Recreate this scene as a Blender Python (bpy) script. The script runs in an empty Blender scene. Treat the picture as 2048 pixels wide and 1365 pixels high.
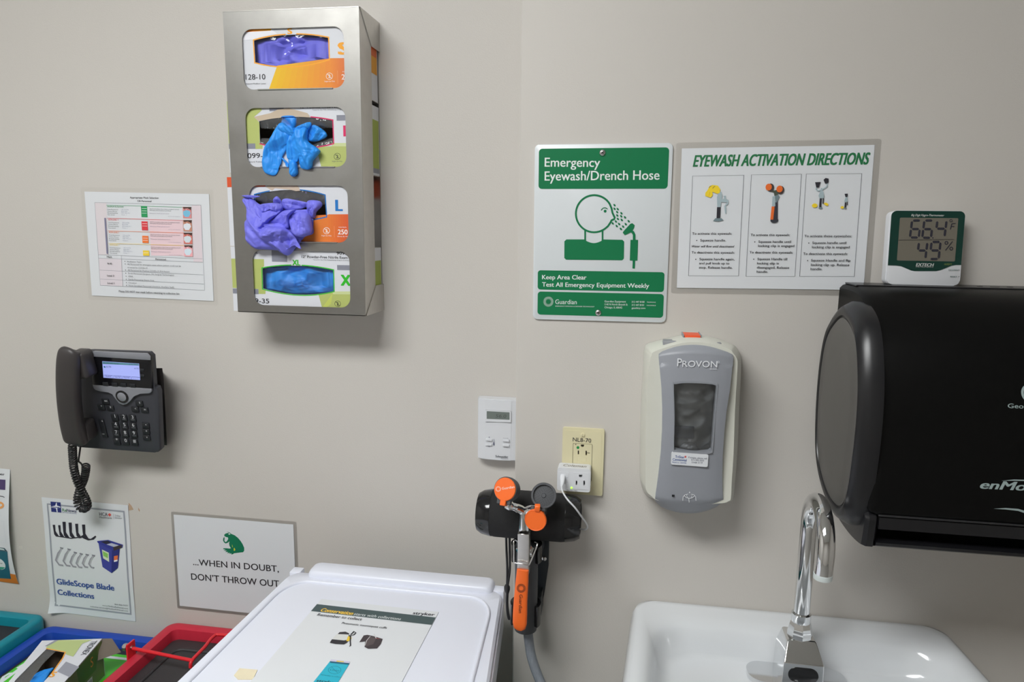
import bpy, bmesh, math, random
from mathutils import Vector, Matrix, noise
noise.seed_set(7)
scene = bpy.context.scene
COL = scene.collection
R = math.radians

# ------------------------------------------------------------------ camera
FPX, PITCH, YAW, ROLL = 1399.37, .1602, .1563, -.0122      # pixels, radians
IW, IH = 2048, 1365
CAMPOS = Vector((0, 0, 1.5))
fwd = Vector((-math.sin(YAW)*math.cos(PITCH), math.cos(YAW)*math.cos(PITCH), -math.sin(PITCH)))
rgt = Vector((math.cos(YAW), math.sin(YAW), 0))
dwn = fwd.cross(rgt)
cr, sr = math.cos(ROLL), math.sin(ROLL)
RGT = cr*rgt + sr*dwn
DWN = -sr*rgt + cr*dwn
cam_data = bpy.data.cameras.new('camera')
cam_data.sensor_width = 36; cam_data.sensor_fit = 'HORIZONTAL'
cam_data.lens = FPX*36/IW
cam_data.clip_start = .02
cam = bpy.data.objects.new('camera', cam_data); COL.objects.link(cam)
cm = Matrix.Identity(4)
for i in range(3):
    cm[i][0] = RGT[i]; cm[i][1] = -DWN[i]; cm[i][2] = -fwd[i]; cm[i][3] = CAMPOS[i]
cam.matrix_world = cm
scene.camera = cam

# ------------------------------------------------------------------ world, exposure
scene.view_settings.view_transform = 'Standard'
scene.view_settings.look = 'None'
scene.view_settings.gamma = 1.0
scene.view_settings.use_curve_mapping = False
scene.view_settings.exposure = EXPOSURE = -0.09
w = bpy.data.worlds.new('room_world'); scene.world = w; w.use_nodes = True
w.node_tree.nodes['Background'].inputs[0].default_value = (.8, .85, .9, 1)
w.node_tree.nodes['Background'].inputs[1].default_value = 0   # closed room: no sky reaches it
LAMP_STRENGTH = 24.0        # the ceiling troffer's diffuser
YL, YR, XC = 1.321, 1.145, -.1725     # recessed wall plane, projecting wall plane, corner between them
CEIL = 2.6

# ------------------------------------------------------------------ helpers
def lin(c): return c/12.92 if c <= .04045 else ((c+.055)/1.055)**2.4
def rgb(r, g, b, k=1.0): return (min(.92, lin(r/255)*k), min(.92, lin(g/255)*k), min(.92, lin(b/255)*k), 1)
MATS = {}
def mat(name, col, rough=.5, metal=0, spec=.5, var=.04, vscale=40, bump=0, bscale=300, coat=0, emit=None, estr=0, alpha=None, brushed=None, rvar=0, trans=0):
    if name in MATS: return MATS[name]
    m = bpy.data.materials.new(name); m.use_nodes = True
    nt = m.node_tree; b = nt.nodes['Principled BSDF']
    b.inputs['Roughness'].default_value = rough; b.inputs['Metallic'].default_value = metal
    b.inputs['Specular IOR Level'].default_value = spec
    if coat: b.inputs['Coat Weight'].default_value = coat; b.inputs['Coat Roughness'].default_value = .08
    if trans: b.inputs['Transmission Weight'].default_value = trans
    tc = nt.nodes.new('ShaderNodeTexCoord')
    src = tc.outputs['Object']
    if brushed:
        mp = nt.nodes.new('ShaderNodeMapping'); mp.inputs['Scale'].default_value = brushed
        nt.links.new(src, mp.inputs['Vector']); src = mp.outputs['Vector']
    n = nt.nodes.new('ShaderNodeTexNoise'); n.inputs['Scale'].default_value = vscale; n.inputs['Detail'].default_value = 4
    nt.links.new(src, n.inputs['Vector'])
    mx = nt.nodes.new('ShaderNodeMix'); mx.data_type = 'RGBA'; mx.blend_type = 'MIX'
    c2 = [max(0, v*(1-var*2)) for v in col[:3]]+[1]; c1 = [min(.95, v*(1+var)) for v in col[:3]]+[1]
    mx.inputs[6].default_value = c1; mx.inputs[7].default_value = c2
    nt.links.new(n.outputs['Fac'], mx.inputs[0]); nt.links.new(mx.outputs[2], b.inputs['Base Color'])
    if rvar:
        mr = nt.nodes.new('ShaderNodeMapRange'); mr.inputs[3].default_value = max(.02, rough-rvar); mr.inputs[4].default_value = rough+rvar
        nt.links.new(n.outputs['Fac'], mr.inputs[0]); nt.links.new(mr.outputs[0], b.inputs['Roughness'])
    if bump:
        n2 = nt.nodes.new('ShaderNodeTexNoise'); n2.inputs['Scale'].default_value = bscale; n2.inputs['Detail'].default_value = 3
        nt.links.new(src, n2.inputs['Vector'])
        bp = nt.nodes.new('ShaderNodeBump'); bp.inputs['Strength'].default_value = bump; bp.inputs['Distance'].default_value = .002
        nt.links.new(n2.outputs['Fac'], bp.inputs['Height']); nt.links.new(bp.outputs['Normal'], b.inputs['Normal'])
    if emit:
        b.inputs['Emission Color'].default_value = emit; b.inputs['Emission Strength'].default_value = estr
    if alpha is not None: b.inputs['Alpha'].default_value = alpha
    MATS[name] = m
    return m
INK = {}
def ink(c, rough=.55):
    """flat print colour given as sRGB 0-255"""
    k = tuple(c)+(rough,)
    if k not in INK:
        INK[k] = mat('ink_%02x%02x%02x_%d' % (c[0], c[1], c[2], rough*100), rgb(*c, k=KP), rough=rough, var=.015, vscale=600)
    return INK[k]
KP = 1.1

class Frame:
    """a plane in the room: origin, u (right), v (up), n (towards the room)"""
    def __init__(s, O, u=(1, 0, 0), v=(0, 0, 1)):
        s.O = Vector(O); s.u = Vector(u).normalized(); v = Vector(v); v = v - s.u*v.dot(s.u); s.v = v.normalized(); s.n = s.u.cross(s.v)
    def M(s):
        m = Matrix.Identity(4)
        for i in range(3): m[i][0] = s.u[i]; m[i][1] = s.v[i]; m[i][2] = s.n[i]; m[i][3] = s.O[i]
        return m
    def px(s, x, y, h=0):
        r = fwd + (x-IW/2)/FPX*RGT + (y-IH/2)/FPX*DWN
        k = (s.n.dot(s.O-CAMPOS)+h)/s.n.dot(r)
        p = CAMPOS + r*k - s.O
        return Vector((p.dot(s.u), p.dot(s.v), h))
    def tilt(s, a):     # rotate in plane
        c, d = math.cos(a), math.sin(a)
        return Frame(s.O, s.u*c+s.v*d, s.v*c-s.u*d)
def wallframe(px, py, Y, a=0):
    f = Frame((0, Y, 0)); p = f.px(px, py)
    return Frame(Vector((p.x, Y, p.y))).tilt(a)
def crop(x0, y0, s): return lambda x, y: (x0+x/s, y0+y/s)

def empty(name, label, cat, frame=None, group=None, kind=None):
    o = bpy.data.objects.new(name, None); COL.objects.link(o)
    if frame is not None: o.matrix_world = frame.M()
    o.empty_display_size = .02
    if label: o['label'] = label
    if cat: o['category'] = cat
    if group: o['group'] = group
    if kind: o['kind'] = kind
    return o
def obj(name, bm, mats, parent=None, smooth=None, label=None):
    """bm: bmesh -> one mesh object"""
    me = bpy.data.meshes.new(name)
    bm.normal_update(); bm.to_mesh(me); bm.free()
    if not isinstance(mats, (list, tuple)): mats = [mats]
    for m in mats: me.materials.append(m)
    o = bpy.data.objects.new(name, me); COL.objects.link(o)
    if parent is not None: o.parent = parent
    if smooth is not None:
        me.polygons.foreach_set('use_smooth', [True]*len(me.polygons))
        try: me.set_sharp_from_angle(angle=R(smooth))
        except Exception: pass
    if label: o['label'] = label
    return o
def top(o, label, cat, group=None, kind=None):
    o['label'] = label
    if cat: o['category'] = cat
    if group: o['group'] = group
    if kind: o['kind'] = kind
    return o
def struct(name, bm, m):
    o = obj(name, bm, m); o['kind'] = 'structure'; return o
def bm_new(): return bmesh.new()
def merge(*bms):
    a = bms[0]
    for b in bms[1:]:
        me = bpy.data.meshes.new('tmp'); b.to_mesh(me); b.free(); a.from_mesh(me); bpy.data.meshes.remove(me)
    return a
def box(x0, x1, y0, y1, z0, z1, r=0, seg=2):
    bm = bm_new()
    vs = [bm.verts.new((x, y, z)) for z in (z0, z1) for y in (y0, y1) for x in (x0, x1)]
    for f in ((0, 2, 3, 1), (4, 5, 7, 6), (0, 1, 5, 4), (2, 6, 7, 3), (0, 4, 6, 2), (1, 3, 7, 5)):
        bm.faces.new([vs[i] for i in f])
    if r: bmesh.ops.bevel(bm, geom=bm.edges[:], offset=r, segments=seg, profile=.5, affect='EDGES', clamp_overlap=True)
    return bm
def rrect(x0, x1, y0, y1, r, n=6):
    pts = []
    for cx, cy, a in ((x1-r, y1-r, 0), (x0+r, y1-r, 90), (x0+r, y0+r, 180), (x1-r, y0+r, 270)):
        for i in range(n+1):
            t = R(a+90*i/n); pts.append((cx+r*math.cos(t), cy+r*math.sin(t)))
    return pts
def circ(cx, cy, rx, ry=None, n=32):
    ry = ry or rx
    return [(cx+rx*math.cos(2*math.pi*i/n), cy+ry*math.sin(2*math.pi*i/n)) for i in range(n)]
def fill2d(bm, loops, z=0):
    es = []; rings = []
    for lp in loops:
        vs = [bm.verts.new((p[0], p[1], z)) for p in lp]; rings.append(vs)
        for i in range(len(vs)): es.append(bm.edges.new((vs[i], vs[(i+1) % len(vs)])))
    g = bmesh.ops.triangle_fill(bm, use_beauty=True, use_dissolve=False, edges=es)
    fs = [f for f in g['geom'] if isinstance(f, bmesh.types.BMFace)]
    for f in fs:
        f.normal_update()
        if f.normal.z < 0: f.normal_flip()
    return rings, fs
def prism(pts, z0, z1, holes=(), bev=0, seg=2):
    """extruded outline; z1 is the face that looks out"""
    bm = bm_new()
    if not holes:
        a = area2(pts)
        if a < 0: pts = pts[::-1]
        lo = [bm.verts.new((p[0], p[1], z0)) for p in pts]; hi = [bm.verts.new((p[0], p[1], z1)) for p in pts]
        bm.faces.new(hi); bm.faces.new(lo[::-1])
        n = len(pts)
        for i in range(n): bm.faces.new((lo[i], lo[(i+1) % n], hi[(i+1) % n], hi[i]))
        if bev:
            hs = set(hi)
            bmesh.ops.bevel(bm, geom=[e for e in bm.edges if e.verts[0] in hs and e.verts[1] in hs], offset=bev, segments=seg, profile=.5, affect='EDGES', clamp_overlap=True)
        return bm
    rings, fs = fill2d(bm, [pts]+list(holes), z1)
    rings2, fs2 = fill2d(bm, [pts]+list(holes), z0)
    for f in fs2: f.normal_flip()
    for a, b in zip(rings, rings2):
        n = len(a)
        for i in range(n):
            bm.faces.new((a[i], a[(i+1) % n], b[(i+1) % n], b[i]))
    bmesh.ops.recalc_face_normals(bm, faces=bm.faces[:])
    return bm
def area2(p): return sum(p[i][0]*p[(i+1) % len(p)][1]-p[(i+1) % len(p)][0]*p[i][1] for i in range(len(p)))/2
def loft(loops, cap0=True, cap1=True, closed=True):
    bm = bm_new(); rows = [[bm.verts.new(p) for p in lp] for lp in loops]
    n = len(rows[0])
    for a, b in zip(rows, rows[1:]):
        for i in range(n if closed else n-1):
            j = (i+1) % n
            bm.faces.new((a[i], a[j], b[j], b[i]))
    if cap0: bm.faces.new(rows[0][::-1])
    if cap1: bm.faces.new(rows[-1])
    bmesh.ops.recalc_face_normals(bm, faces=bm.faces[:])
    return bm
def lathe(profile, axis_o=(0, 0, 0), axis=(0, 0, 1), n=32):
    """profile: (radius, height) pairs along axis"""
    ax = Vector(axis).normalized(); a = ax.orthogonal().normalized(); b = ax.cross(a); O = Vector(axis_o)
    loops = [[O+ax*h+(a*math.cos(2*math.pi*i/n)+b*math.sin(2*math.pi*i/n))*max(r, 1e-5) for i in range(n)] for r, h in profile]
    return loft(loops)
def catmull(pts, k=6):
    pts = [Vector(p) for p in pts]; P = [2*pts[0]-pts[1]]+pts+[2*pts[-1]-pts[-2]]; out = []
    for i in range(1, len(P)-2):
        for j in range(k):
            t = j/k
            out.append(.5*((2*P[i])+(P[i+1]-P[i-1])*t+(2*P[i-1]-5*P[i]+4*P[i+1]-P[i+2])*t*t+(3*P[i]-P[i-1]-3*P[i+1]+P[i+2])*t**3))
    out.append(pts[-1]); return out
def catloop(pts, k=6):
    """closed smooth loop"""
    P = [Vector(p) for p in pts]; n = len(P); out = []
    for i in range(n):
        a, b, c, d = P[i-1], P[i], P[(i+1) % n], P[(i+2) % n]
        for j in range(k):
            t = j/k; out.append(.5*((2*b)+(c-a)*t+(2*a-5*b+4*c-d)*t*t+(3*b-a-3*c+d)*t**3))
    return out
def tube(path, r, n=10, caps=True):
    """round tube, parallel transport frames; r number or list"""
    path = [Vector(p) for p in path]; loops = []
    T = (path[1]-path[0]).normalized(); N = T.orthogonal().normalized()
    for i, p in enumerate(path):
        t = (path[min(i+1, len(path)-1)]-path[max(i-1, 0)]).normalized()
        N = (N-t*N.dot(t)).normalized(); B = t.cross(N)
        rr = r[i] if isinstance(r, (list, tuple)) else r
        loops.append([p+(N*math.cos(2*math.pi*k/n)+B*math.sin(2*math.pi*k/n))*rr for k in range(n)])
    return loft(loops, caps, caps)
def sweep(path, ra, rb, side, n=20, ex=2.0):
    """superelliptic section: ra along `side`, rb across it"""
    path = [Vector(p) for p in path]; side = Vector(side); loops = []
    for i, p in enumerate(path):
        t = (path[min(i+1, len(path)-1)]-path[max(i-1, 0)]).normalized()
        s = (side-t*side.dot(t)).normalized(); b = t.cross(s); lp = []
        for k in range(n):
            c, d = math.cos(2*math.pi*k/n), math.sin(2*math.pi*k/n)
            lp.append(p+s*ra[i]*math.copysign(abs(c)**(2/ex), c)+b*rb[i]*math.copysign(abs(d)**(2/ex), d))
        loops.append(lp)
    return loft(loops)
def gridmesh(nu, nv, fn):
    bm = bm_new(); vs = [[bm.verts.new(fn(i/nu, j/nv)) for i in range(nu+1)] for j in range(nv+1)]
    for j in range(nv):
        for i in range(nu): bm.faces.new((vs[j][i], vs[j][i+1], vs[j+1][i+1], vs[j+1][i]))
    return bm
def xf(bm, M): bmesh.ops.transform(bm, matrix=M, verts=bm.verts[:]); return bm
def solidify(bm, t):
    bm.normal_update()
    g = bmesh.ops.solidify(bm, geom=bm.faces[:], thickness=t); return bm

TXT = {}
def text_mesh(s, bold=0, shear=0, spacing=1.0):
    """outline text -> (verts 2d, faces, width, cap height)"""
    key = (s, shear, spacing)
    if key in TXT: return TXT[key]
    cu = bpy.data.curves.new('t', 'FONT'); cu.body = s; cu.size = 1; cu.shear = shear; cu.space_character = spacing
    cu.resolution_u = 3; cu.fill_mode = 'FRONT'
    o = bpy.data.objects.new('t', cu); me = o.to_mesh()
    vs = [(v.co.x, v.co.y) for v in me.vertices]; fs = [tuple(p.vertices) for p in me.polygons]
    o.to_mesh_clear(); bpy.data.objects.remove(o); bpy.data.curves.remove(cu)
    TXT[key] = (vs, fs)
    return TXT[key]
_c = text_mesh('H'); CAP = max(v[1] for v in _c[0])

class Print:
    """flat lettering and print on a plane; coordinates come in as photograph pixels of that plane"""
    def __init__(s, frame, cr=None, h=.0003, deform=None, clip=None):
        s.F = frame; s.c = cr or (lambda x, y: (x, y)); s.parts = {}; s.h = h; s.k = 0; s.deform = deform; s.clip = clip; s.last = None; s.hold = False
    def L(s, x, y): p = s.F.px(*s.c(x, y), s.h); return (p.x, p.y)
    def add(s, part, col, vs, fs, txt=False):
        if not s.hold and not (txt and s.last == (part, col)): s.k += 1
        s.last = (part, col); s.parts.setdefault(part, []).append((vs, fs, col, s.h+.000012*s.k))
    def poly(s, part, col, pts, local=False):
        pts = pts if local else [s.L(*p) for p in pts]
        bm = bm_new(); fill2d(bm, [pts])
        if s.deform:
            for _ in range(5):
                le = [e for e in bm.edges if e.calc_length() > .009]
                if not le: break
                bmesh.ops.subdivide_edges(bm, edges=le, cuts=1); bmesh.ops.triangulate(bm, faces=bm.faces[:])
        bm.verts.index_update()
        s.add(part, col, [(v.co.x, v.co.y) for v in bm.verts], [[v.index for v in f.verts] for f in bm.faces]); bm.free()
    def rect(s, part, col, x0, y0, x1, y1, r=0):
        a = s.L(x0, (y0+y1)/2)[0]; b = s.L(x1, (y0+y1)/2)[0]; t = s.L((x0+x1)/2, y0)[1]; u = s.L((x0+x1)/2, y1)[1]
        rr = abs(s.L(x0+r, y0)[0]-s.L(x0, y0)[0]) if r else 0
        s.poly(part, col, rrect(a, b, u, t, rr, 5) if r else [(a, u), (b, u), (b, t), (a, t)], True)
    def ell(s, part, col, cx, cy, rx, ry=None, n=28):
        ry = ry or rx; c = s.L(cx, cy); a = abs(s.L(cx+rx, cy)[0]-c[0]); b = abs(s.L(cx, cy+ry)[1]-c[1])
        s.poly(part, col, circ(c[0], c[1], a, b, n), True)
    def line(s, part, col, pts, wpx, closed=False):
        P_ = [Vector(s.L(*p)) for p in pts]; wd = abs(s.L(pts[0][0]+wpx, pts[0][1])[0]-P_[0].x)/2
        if closed: P_.append(P_[0])
        if s.deform:
            Q = [P_[0]]
            for a, b in zip(P_, P_[1:]):
                m_ = max(1, int((b-a).length/.008)); Q += [a.lerp(b, (i+1)/m_) for i in range(m_)]
            P_ = Q
        vs, fs = [], []
        for i, p in enumerate(P_):
            if closed: t = (P_[1] if i == len(P_)-1 else P_[i+1])-(P_[-2] if i == 0 else P_[i-1])
            else: t = P_[min(i+1, len(P_)-1)]-P_[max(i-1, 0)]
            t.normalize(); nn = Vector((-t.y, t.x))*wd
            m = 1.0
            if 0 < i < len(P_)-1:
                a = (P_[i]-P_[i-1]).normalized().dot((P_[i+1]-P_[i]).normalized()); m = min(2, 1/max(.3, math.sqrt(max(0, (1+a)/2))))
            vs += [tuple(p+nn*m), tuple(p-nn*m)]
        for i in range(len(P_)-1): fs.append([2*i+1, 2*i+3, 2*i+2, 2*i])
        s.add(part, col, vs, fs)
    def frame(s, part, col, x0, y0, x1, y1, wpx): s.line(part, col, [(x0, y0), (x1, y0)], wpx); s.line(part, col, [(x1, y0), (x1, y1)], wpx); s.line(part, col, [(x1, y1), (x0, y1)], wpx); s.line(part, col, [(x0, y1), (x0, y0)], wpx)
    def ring(s, part, col, cx, cy, r, wpx, ry=None, n=32, a0=0, a1=360):
        ry = ry or r
        s.line(part, col, [(cx+r*math.cos(R(a0+(a1-a0)*i/n)), cy+ry*math.sin(R(a0+(a1-a0)*i/n))) for i in range(n if a1-a0 == 360 else n+1)], wpx, closed=(a1-a0 == 360))
    def text(s, part, col, t, x0, y0, x1, cap, bold=0, shear=0, y1=None, spacing=1.0):
        """baseline starts at (x0,y0), ends at x1; cap = capital height; pixels of the crop"""
        vs, fs = text_mesh(t, bold, shear, spacing)
        if not vs: return
        mn = min(v[0] for v in vs); mx = max(v[0] for v in vs)
        p0 = Vector(s.L(x0, y0)); p1 = Vector(s.L(x1, y1 if y1 is not None else y0))
        wd = (p1-p0).length if y1 is not None else p1.x-p0.x
        d = (p1-p0).normalized() if y1 is not None else Vector((1, 0)); e = Vector((-d.y, d.x))
        ch = (Vector(s.L(x0, y0-cap))-p0).length
        sx = wd/(mx-mn); sy = ch/CAP
        # heavier weights: the outline laid down again, slightly shifted and a hair higher
        sh = [(0, 0)] if not bold else [(-1, -.3), (1, -.3), (1, .3), (-1, .3)]+([(0, 0), (-1, 0), (1, 0)] if bold > .025 else [])
        for j, (dx, dy) in enumerate(sh):
            s.add(part, col, [tuple(p0+d*((v[0]-mn+dx*bold)*sx)+e*((v[1]+dy*bold)*sy)) for v in vs], fs, j == 0)
    def build(s, parent, rough=.55):
        for part, items in s.parts.items():
            bm = bm_new(); cols = []
            for vs, fs, col, h in items:
                if col not in cols: cols.append(col)
                mi = cols.index(col)
                bv = []
                for v in vs:
                    p = Vector((v[0], v[1], h))
                    if s.deform: p = s.deform(p)
                    bv.append(bm.verts.new(p))
                for f in fs:
                    try: q = bm.faces.new([bv[i] for i in f]); q.material_index = mi
                    except ValueError: pass
            if s.clip:
                for co, no in s.clip:
                    bmesh.ops.bisect_plane(bm, geom=bm.verts[:]+bm.edges[:]+bm.faces[:], plane_co=co, plane_no=no, clear_outer=True)
            if not bm.verts: bm.free(); continue
            o = obj(part, bm, [ink(c, rough) for c in cols], parent)
            if len(items) > 1: o['kind'] = 'stuff'
def bars(pr, part, col, x0, y0, x1, y1, rows, h, seed=1, slope=0, gap=.25):
    """rows of unreadably small print: short word-length dashes"""
    rnd = random.Random(seed)
    for i in range(rows):
        y = y0+(y1-y0)*(i/max(1, rows-1)); x = x0; end = x0+(x1-x0)*rnd.uniform(.7, 1)
        while x < end:
            wl = rnd.uniform(1.5, 5)*h; xe = min(x+wl, end)
            pr.poly(part, col, [(x, y+(x-x0)*slope), (xe, y+(xe-x0)*slope), (xe, y+h+(xe-x0)*slope), (x, y+h+(x-x0)*slope)]); x = xe+h*.8
# ------------------------------------------------------------------ materials of the room
WALL = mat('wall_paint', (.60, .572, .535, 1), rough=.5, spec=.3, var=.02, vscale=3, bump=.12, bscale=420)
CEILM = mat('ceiling_tile', (.78, .78, .76, 1), rough=.9, var=.03, vscale=60, bump=.2, bscale=200)
FLOORM = mat('floor_vinyl', (.36, .35, .33, 1), rough=.35, var=.08, vscale=25)
BASEM = mat('vinyl_baseboard', (.12, .12, .13, 1), rough=.5)
PAPER = mat('paper', rgb(212, 215, 219, k=KP), rough=.45, var=.012, vscale=8)
GLOSSPAPER = mat('gloss_paper', rgb(214, 217, 222, k=KP), rough=.22, var=.012, vscale=8)
WHITEP = mat('white_plastic', rgb(214, 216, 220, k=KP), rough=.35, var=.015)
BLACKP = mat('black_plastic', (.022, .022, .024, 1), rough=.38, var=.05, bump=.05, bscale=900)
BLACKG = mat('black_gloss', (.012, .012, .013, 1), rough=.12, var=.03)
CHROME = mat('chrome', (.78, .79, .8, 1), rough=.06, metal=1, var=.02)
STEEL = mat('brushed_steel', (.36, .352, .335, 1), rough=.4, metal=1, var=.13, vscale=20, rvar=.14, bump=.07, bscale=9)
STEELN = mat('satin_steel', (.60, .58, .55, 1), rough=.3, metal=1, var=.06, vscale=60)
SCREWM = mat('screw_steel', (.62, .62, .62, 1), rough=.25, metal=1, var=.1, vscale=300)
def clear(name, fac, tint=(1, 1, 1, 1), rough=.06, bump=0, bscale=60, ior=1.45):
    m = bpy.data.materials.new(name); m.use_nodes = True; nt = m.node_tree
    b = nt.nodes['Principled BSDF']; b.inputs['Base Color'].default_value = (.75, .76, .77, 1); b.inputs['Roughness'].default_value = rough
    b.inputs['Specular IOR Level'].default_value = .9
    t = nt.nodes.new('ShaderNodeBsdfTransparent'); t.inputs[0].default_value = tint
    g = nt.nodes.new('ShaderNodeBsdfGlossy'); g.inputs['Roughness'].default_value = rough
    fr = nt.nodes.new('ShaderNodeFresnel'); fr.inputs[0].default_value = ior
    mx = nt.nodes.new('ShaderNodeMixShader'); nt.links.new(fr.outputs[0], mx.inputs[0]); nt.links.new(t.outputs[0], mx.inputs[1]); nt.links.new(g.outputs[0], mx.inputs[2])
    m2 = nt.nodes.new('ShaderNodeMixShader'); m2.inputs[0].default_value = fac
    nt.links.new(mx.outputs[0], m2.inputs[1]); nt.links.new(b.outputs[0], m2.inputs[2])
    nt.links.new(m2.outputs[0], nt.nodes['Material Output'].inputs['Surface'])
    n = nt.nodes.new('ShaderNodeTexNoise'); n.inputs['Scale'].default_value = bscale; n.inputs['Detail'].default_value = 2
    tc = nt.nodes.new('ShaderNodeTexCoord'); nt.links.new(tc.outputs['Object'], n.inputs['Vector'])
    if bump:
        bp = nt.nodes.new('ShaderNodeBump'); bp.inputs['Strength'].default_value = bump; bp.inputs['Distance'].default_value = .006
        nt.links.new(n.outputs['Fac'], bp.inputs['Height'])
        for nd in (b, g, fr): nt.links.new(bp.outputs['Normal'], nd.inputs['Normal'])
    MATS[name] = m; return m
LAMINATE = clear('clear_laminate', .03, (.985, .985, .98, 1), .15, 0, 60, 1.3)
FILM = clear('clear_film', .02, (.98, .98, .985, 1), .06, .4, 38)

# ------------------------------------------------------------------ the room
X0, X1, Y0 = -2.3, 1.9, -2.1
struct('floor', box(X0-.1, X1+.1, Y0-.1, YL+.1, -.1, 0), FLOORM)
struct('ceiling', box(X0-.1, X1+.1, Y0-.1, YL+.1, CEIL, CEIL+.1), CEILM)
struct('wall_back_left', box(X0-.1, XC, YL, YL+.1, 0, CEIL), WALL)
struct('wall_back_right', box(XC, X1+.1, YR, YL+.1, 0, CEIL, .002, 1), WALL)
struct('wall_left', box(X0-.1, X0, Y0-.1, YL, 0, CEIL), WALL)
struct('wall_right', box(X1, X1+.1, Y0-.1, YR, 0, CEIL), WALL)
struct('wall_front', box(X0, X1, Y0-.1, Y0, 0, CEIL), WALL)
struct('baseboard_back_left', box(X0, XC, YL-.006, YL, 0, .1), BASEM)
struct('baseboard_back_right', box(XC, X1, YR-.006, YR, 0, .1), BASEM)
DIFF = mat('lamp_diffuser', (.9, .9, .9, 1), rough=.6, emit=(.985, 1, .995, 1), estr=LAMP_STRENGTH)
LAMPW = mat('lamp_frame_white', (.8, .8, .8, 1), rough=.5)
lw, ld = 1.2, .6
t = empty('ceiling_light_offscreen', 'white recessed ceiling light panel above the glove box holder', 'ceiling light', Frame((-.8, -.22, CEIL), (1, 0, 0), (0, -1, 0)))
obj('frame', prism(rrect(-lw/2-.02, lw/2+.02, -ld/2-.02, ld/2+.02, .004, 1), .0, .012, holes=[rrect(-lw/2, lw/2, -ld/2, ld/2, .004, 1)]), LAMPW, t)
obj('diffuser_offscreen', box(-lw/2, lw/2, -ld/2, ld/2, .001, .008), DIFF, t)

# ------------------------------------------------------------------ paper on the walls
def film2d(pts, z):
    bm = bm_new(); bm.faces.new([bm.verts.new((q[0], q[1], z)) for q in pts]); return bm
def sheet(name, label, cat, cx, cz, w, h, a, Y, lam=.009, gloss=False, deform=None, group=None, parts=True):
    F = Frame((cx, Y, cz)).tilt(a)
    t = empty(name, label, cat, F, group)
    pm = GLOSSPAPER if gloss else PAPER
    if deform: bm = solidify(gridmesh(14, 20, lambda i, j: deform(Vector((-w/2+w*i, -h/2+h*j, .0012)))), .0003)
    else: bm = box(-w/2, w/2, -h/2, h/2, .0008, .0013)
    obj('paper', bm, pm, t, 30)
    if lam: obj('laminate_border', film2d(rrect(-w/2-lam, w/2+lam, -h/2-lam, h/2+lam, .004, 4), .0005), LAMINATE, t, label='clear plastic laminate margin')
    return F, t
G = (28, 112, 66); K0 = (44, 44, 48); KG = (92, 94, 100)

# --- eyewash activation directions
F, t = sheet('instruction_sheet', 'laminated white sheet of eyewash directions with green heading beside the green sign', 'sheet', .2233, 1.5187, .2794, .2159, .013, YR)
c = crop(1340, 270, 4.136); p = Print(F, c, h=.0016)
p.text('heading_text', G, 'EYEWASH ACTIVATION DIRECTIONS', 192, 262, 1648, 92, bold=.045, shear=.28, y1=243)
for q in ([(187, 340), (611, 333), (567, 1168), (153, 1166)], [(673, 330), (1087, 325), (1033, 1171), (628, 1171)], [(1127, 323), (1586, 320), (1524, 1172), (1072, 1171)]):
    p.line('box_outline_print', (110, 112, 118), q, 3.2, True)
def tx(x, y, s, x1, cap=19, sh=0): p.text('body_text', K0, s, x, y, x1, cap, bold=.014, shear=sh)
def dot(x, y): p.ell('body_text', K0, x, y, 4.5)
tx(183, 826, 'To activate this eyewash:', 510); dot(221, 874); tx(250, 882, 'Squeeze handle.', 462)
tx(180, 931, 'Water will flow until deactivated', 532, 18, .3); tx(178, 982, 'To deactivate this eyewash:', 534)
dot(213, 1030); tx(243, 1037, 'Squeeze handle again,', 533); tx(241, 1071, 'and pull knob up to', 490); tx(239, 1106, 'stop. Release handle.', 516)
tx(666, 837, 'To activate this eyewash:', 990); dot(701, 886); tx(731, 893, 'Squeeze handle until', 1000); tx(728, 927, 'locking clip is engaged', 1027)
tx(657, 981, 'To deactivate this eyewash:', 1014); dot(692, 1029); tx(723, 1036, 'Squeeze Handle till', 968); tx(720, 1071, 'locking clip is', 898); tx(718, 1106, 'disengaged. Release', 985); tx(716, 1141, 'handle.', 810)
tx(1110, 846, 'To activate these eyewashes:', 1502); dot(1147, 895); tx(1176, 902, 'Squeeze handle until', 1456); tx(1173, 937, 'locking clip is engaged', 1484)
tx(1100, 992, 'To deactivate this eyewash:', 1468); dot(1137, 1040); tx(1166, 1047, 'Squeeze Handle and flip', 1490); tx(1164, 1083, 'locking clip up. Release', 1481); tx(1161, 1118, 'handle.', 1257)
CH, CHD, YE, OR, DK = (160, 178, 184), (110, 128, 134), (240, 205, 40), (226, 106, 40), (40, 38, 46)
P_ = 'picture_print'
# first picture: pull handle eyewash with yellow covers
p.poly(P_, CHD, [(355, 712), (375, 690), (425, 690), (443, 706), (400, 718)]); p.rect(P_, DK, 386, 598, 416, 690)
p.poly(P_, CH, [(390, 598), (388, 515), (402, 470), (425, 472), (432, 500), (418, 598)])
p.poly(P_, CH, [(418, 535), (446, 526), (442, 505), (462, 503), (460, 530), (484, 540), (480, 575), (462, 585), (466, 648), (455, 652), (448, 590), (470, 560), (420, 555)])
p.poly(P_, YE, [(312, 455), (325, 425), (350, 415), (395, 420), (415, 450), (412, 480), (390, 488), (350, 470), (352, 500), (335, 520), (290, 505), (292, 480)])
p.line(P_, (120, 110, 60), [(322, 440), (332, 426), (342, 422)], 5); p.line(P_, (120, 110, 60), [(352, 444), (362, 430), (372, 426)], 5); p.line(P_, (215, 170, 30), [(330, 470), (322, 505)], 4)
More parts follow.
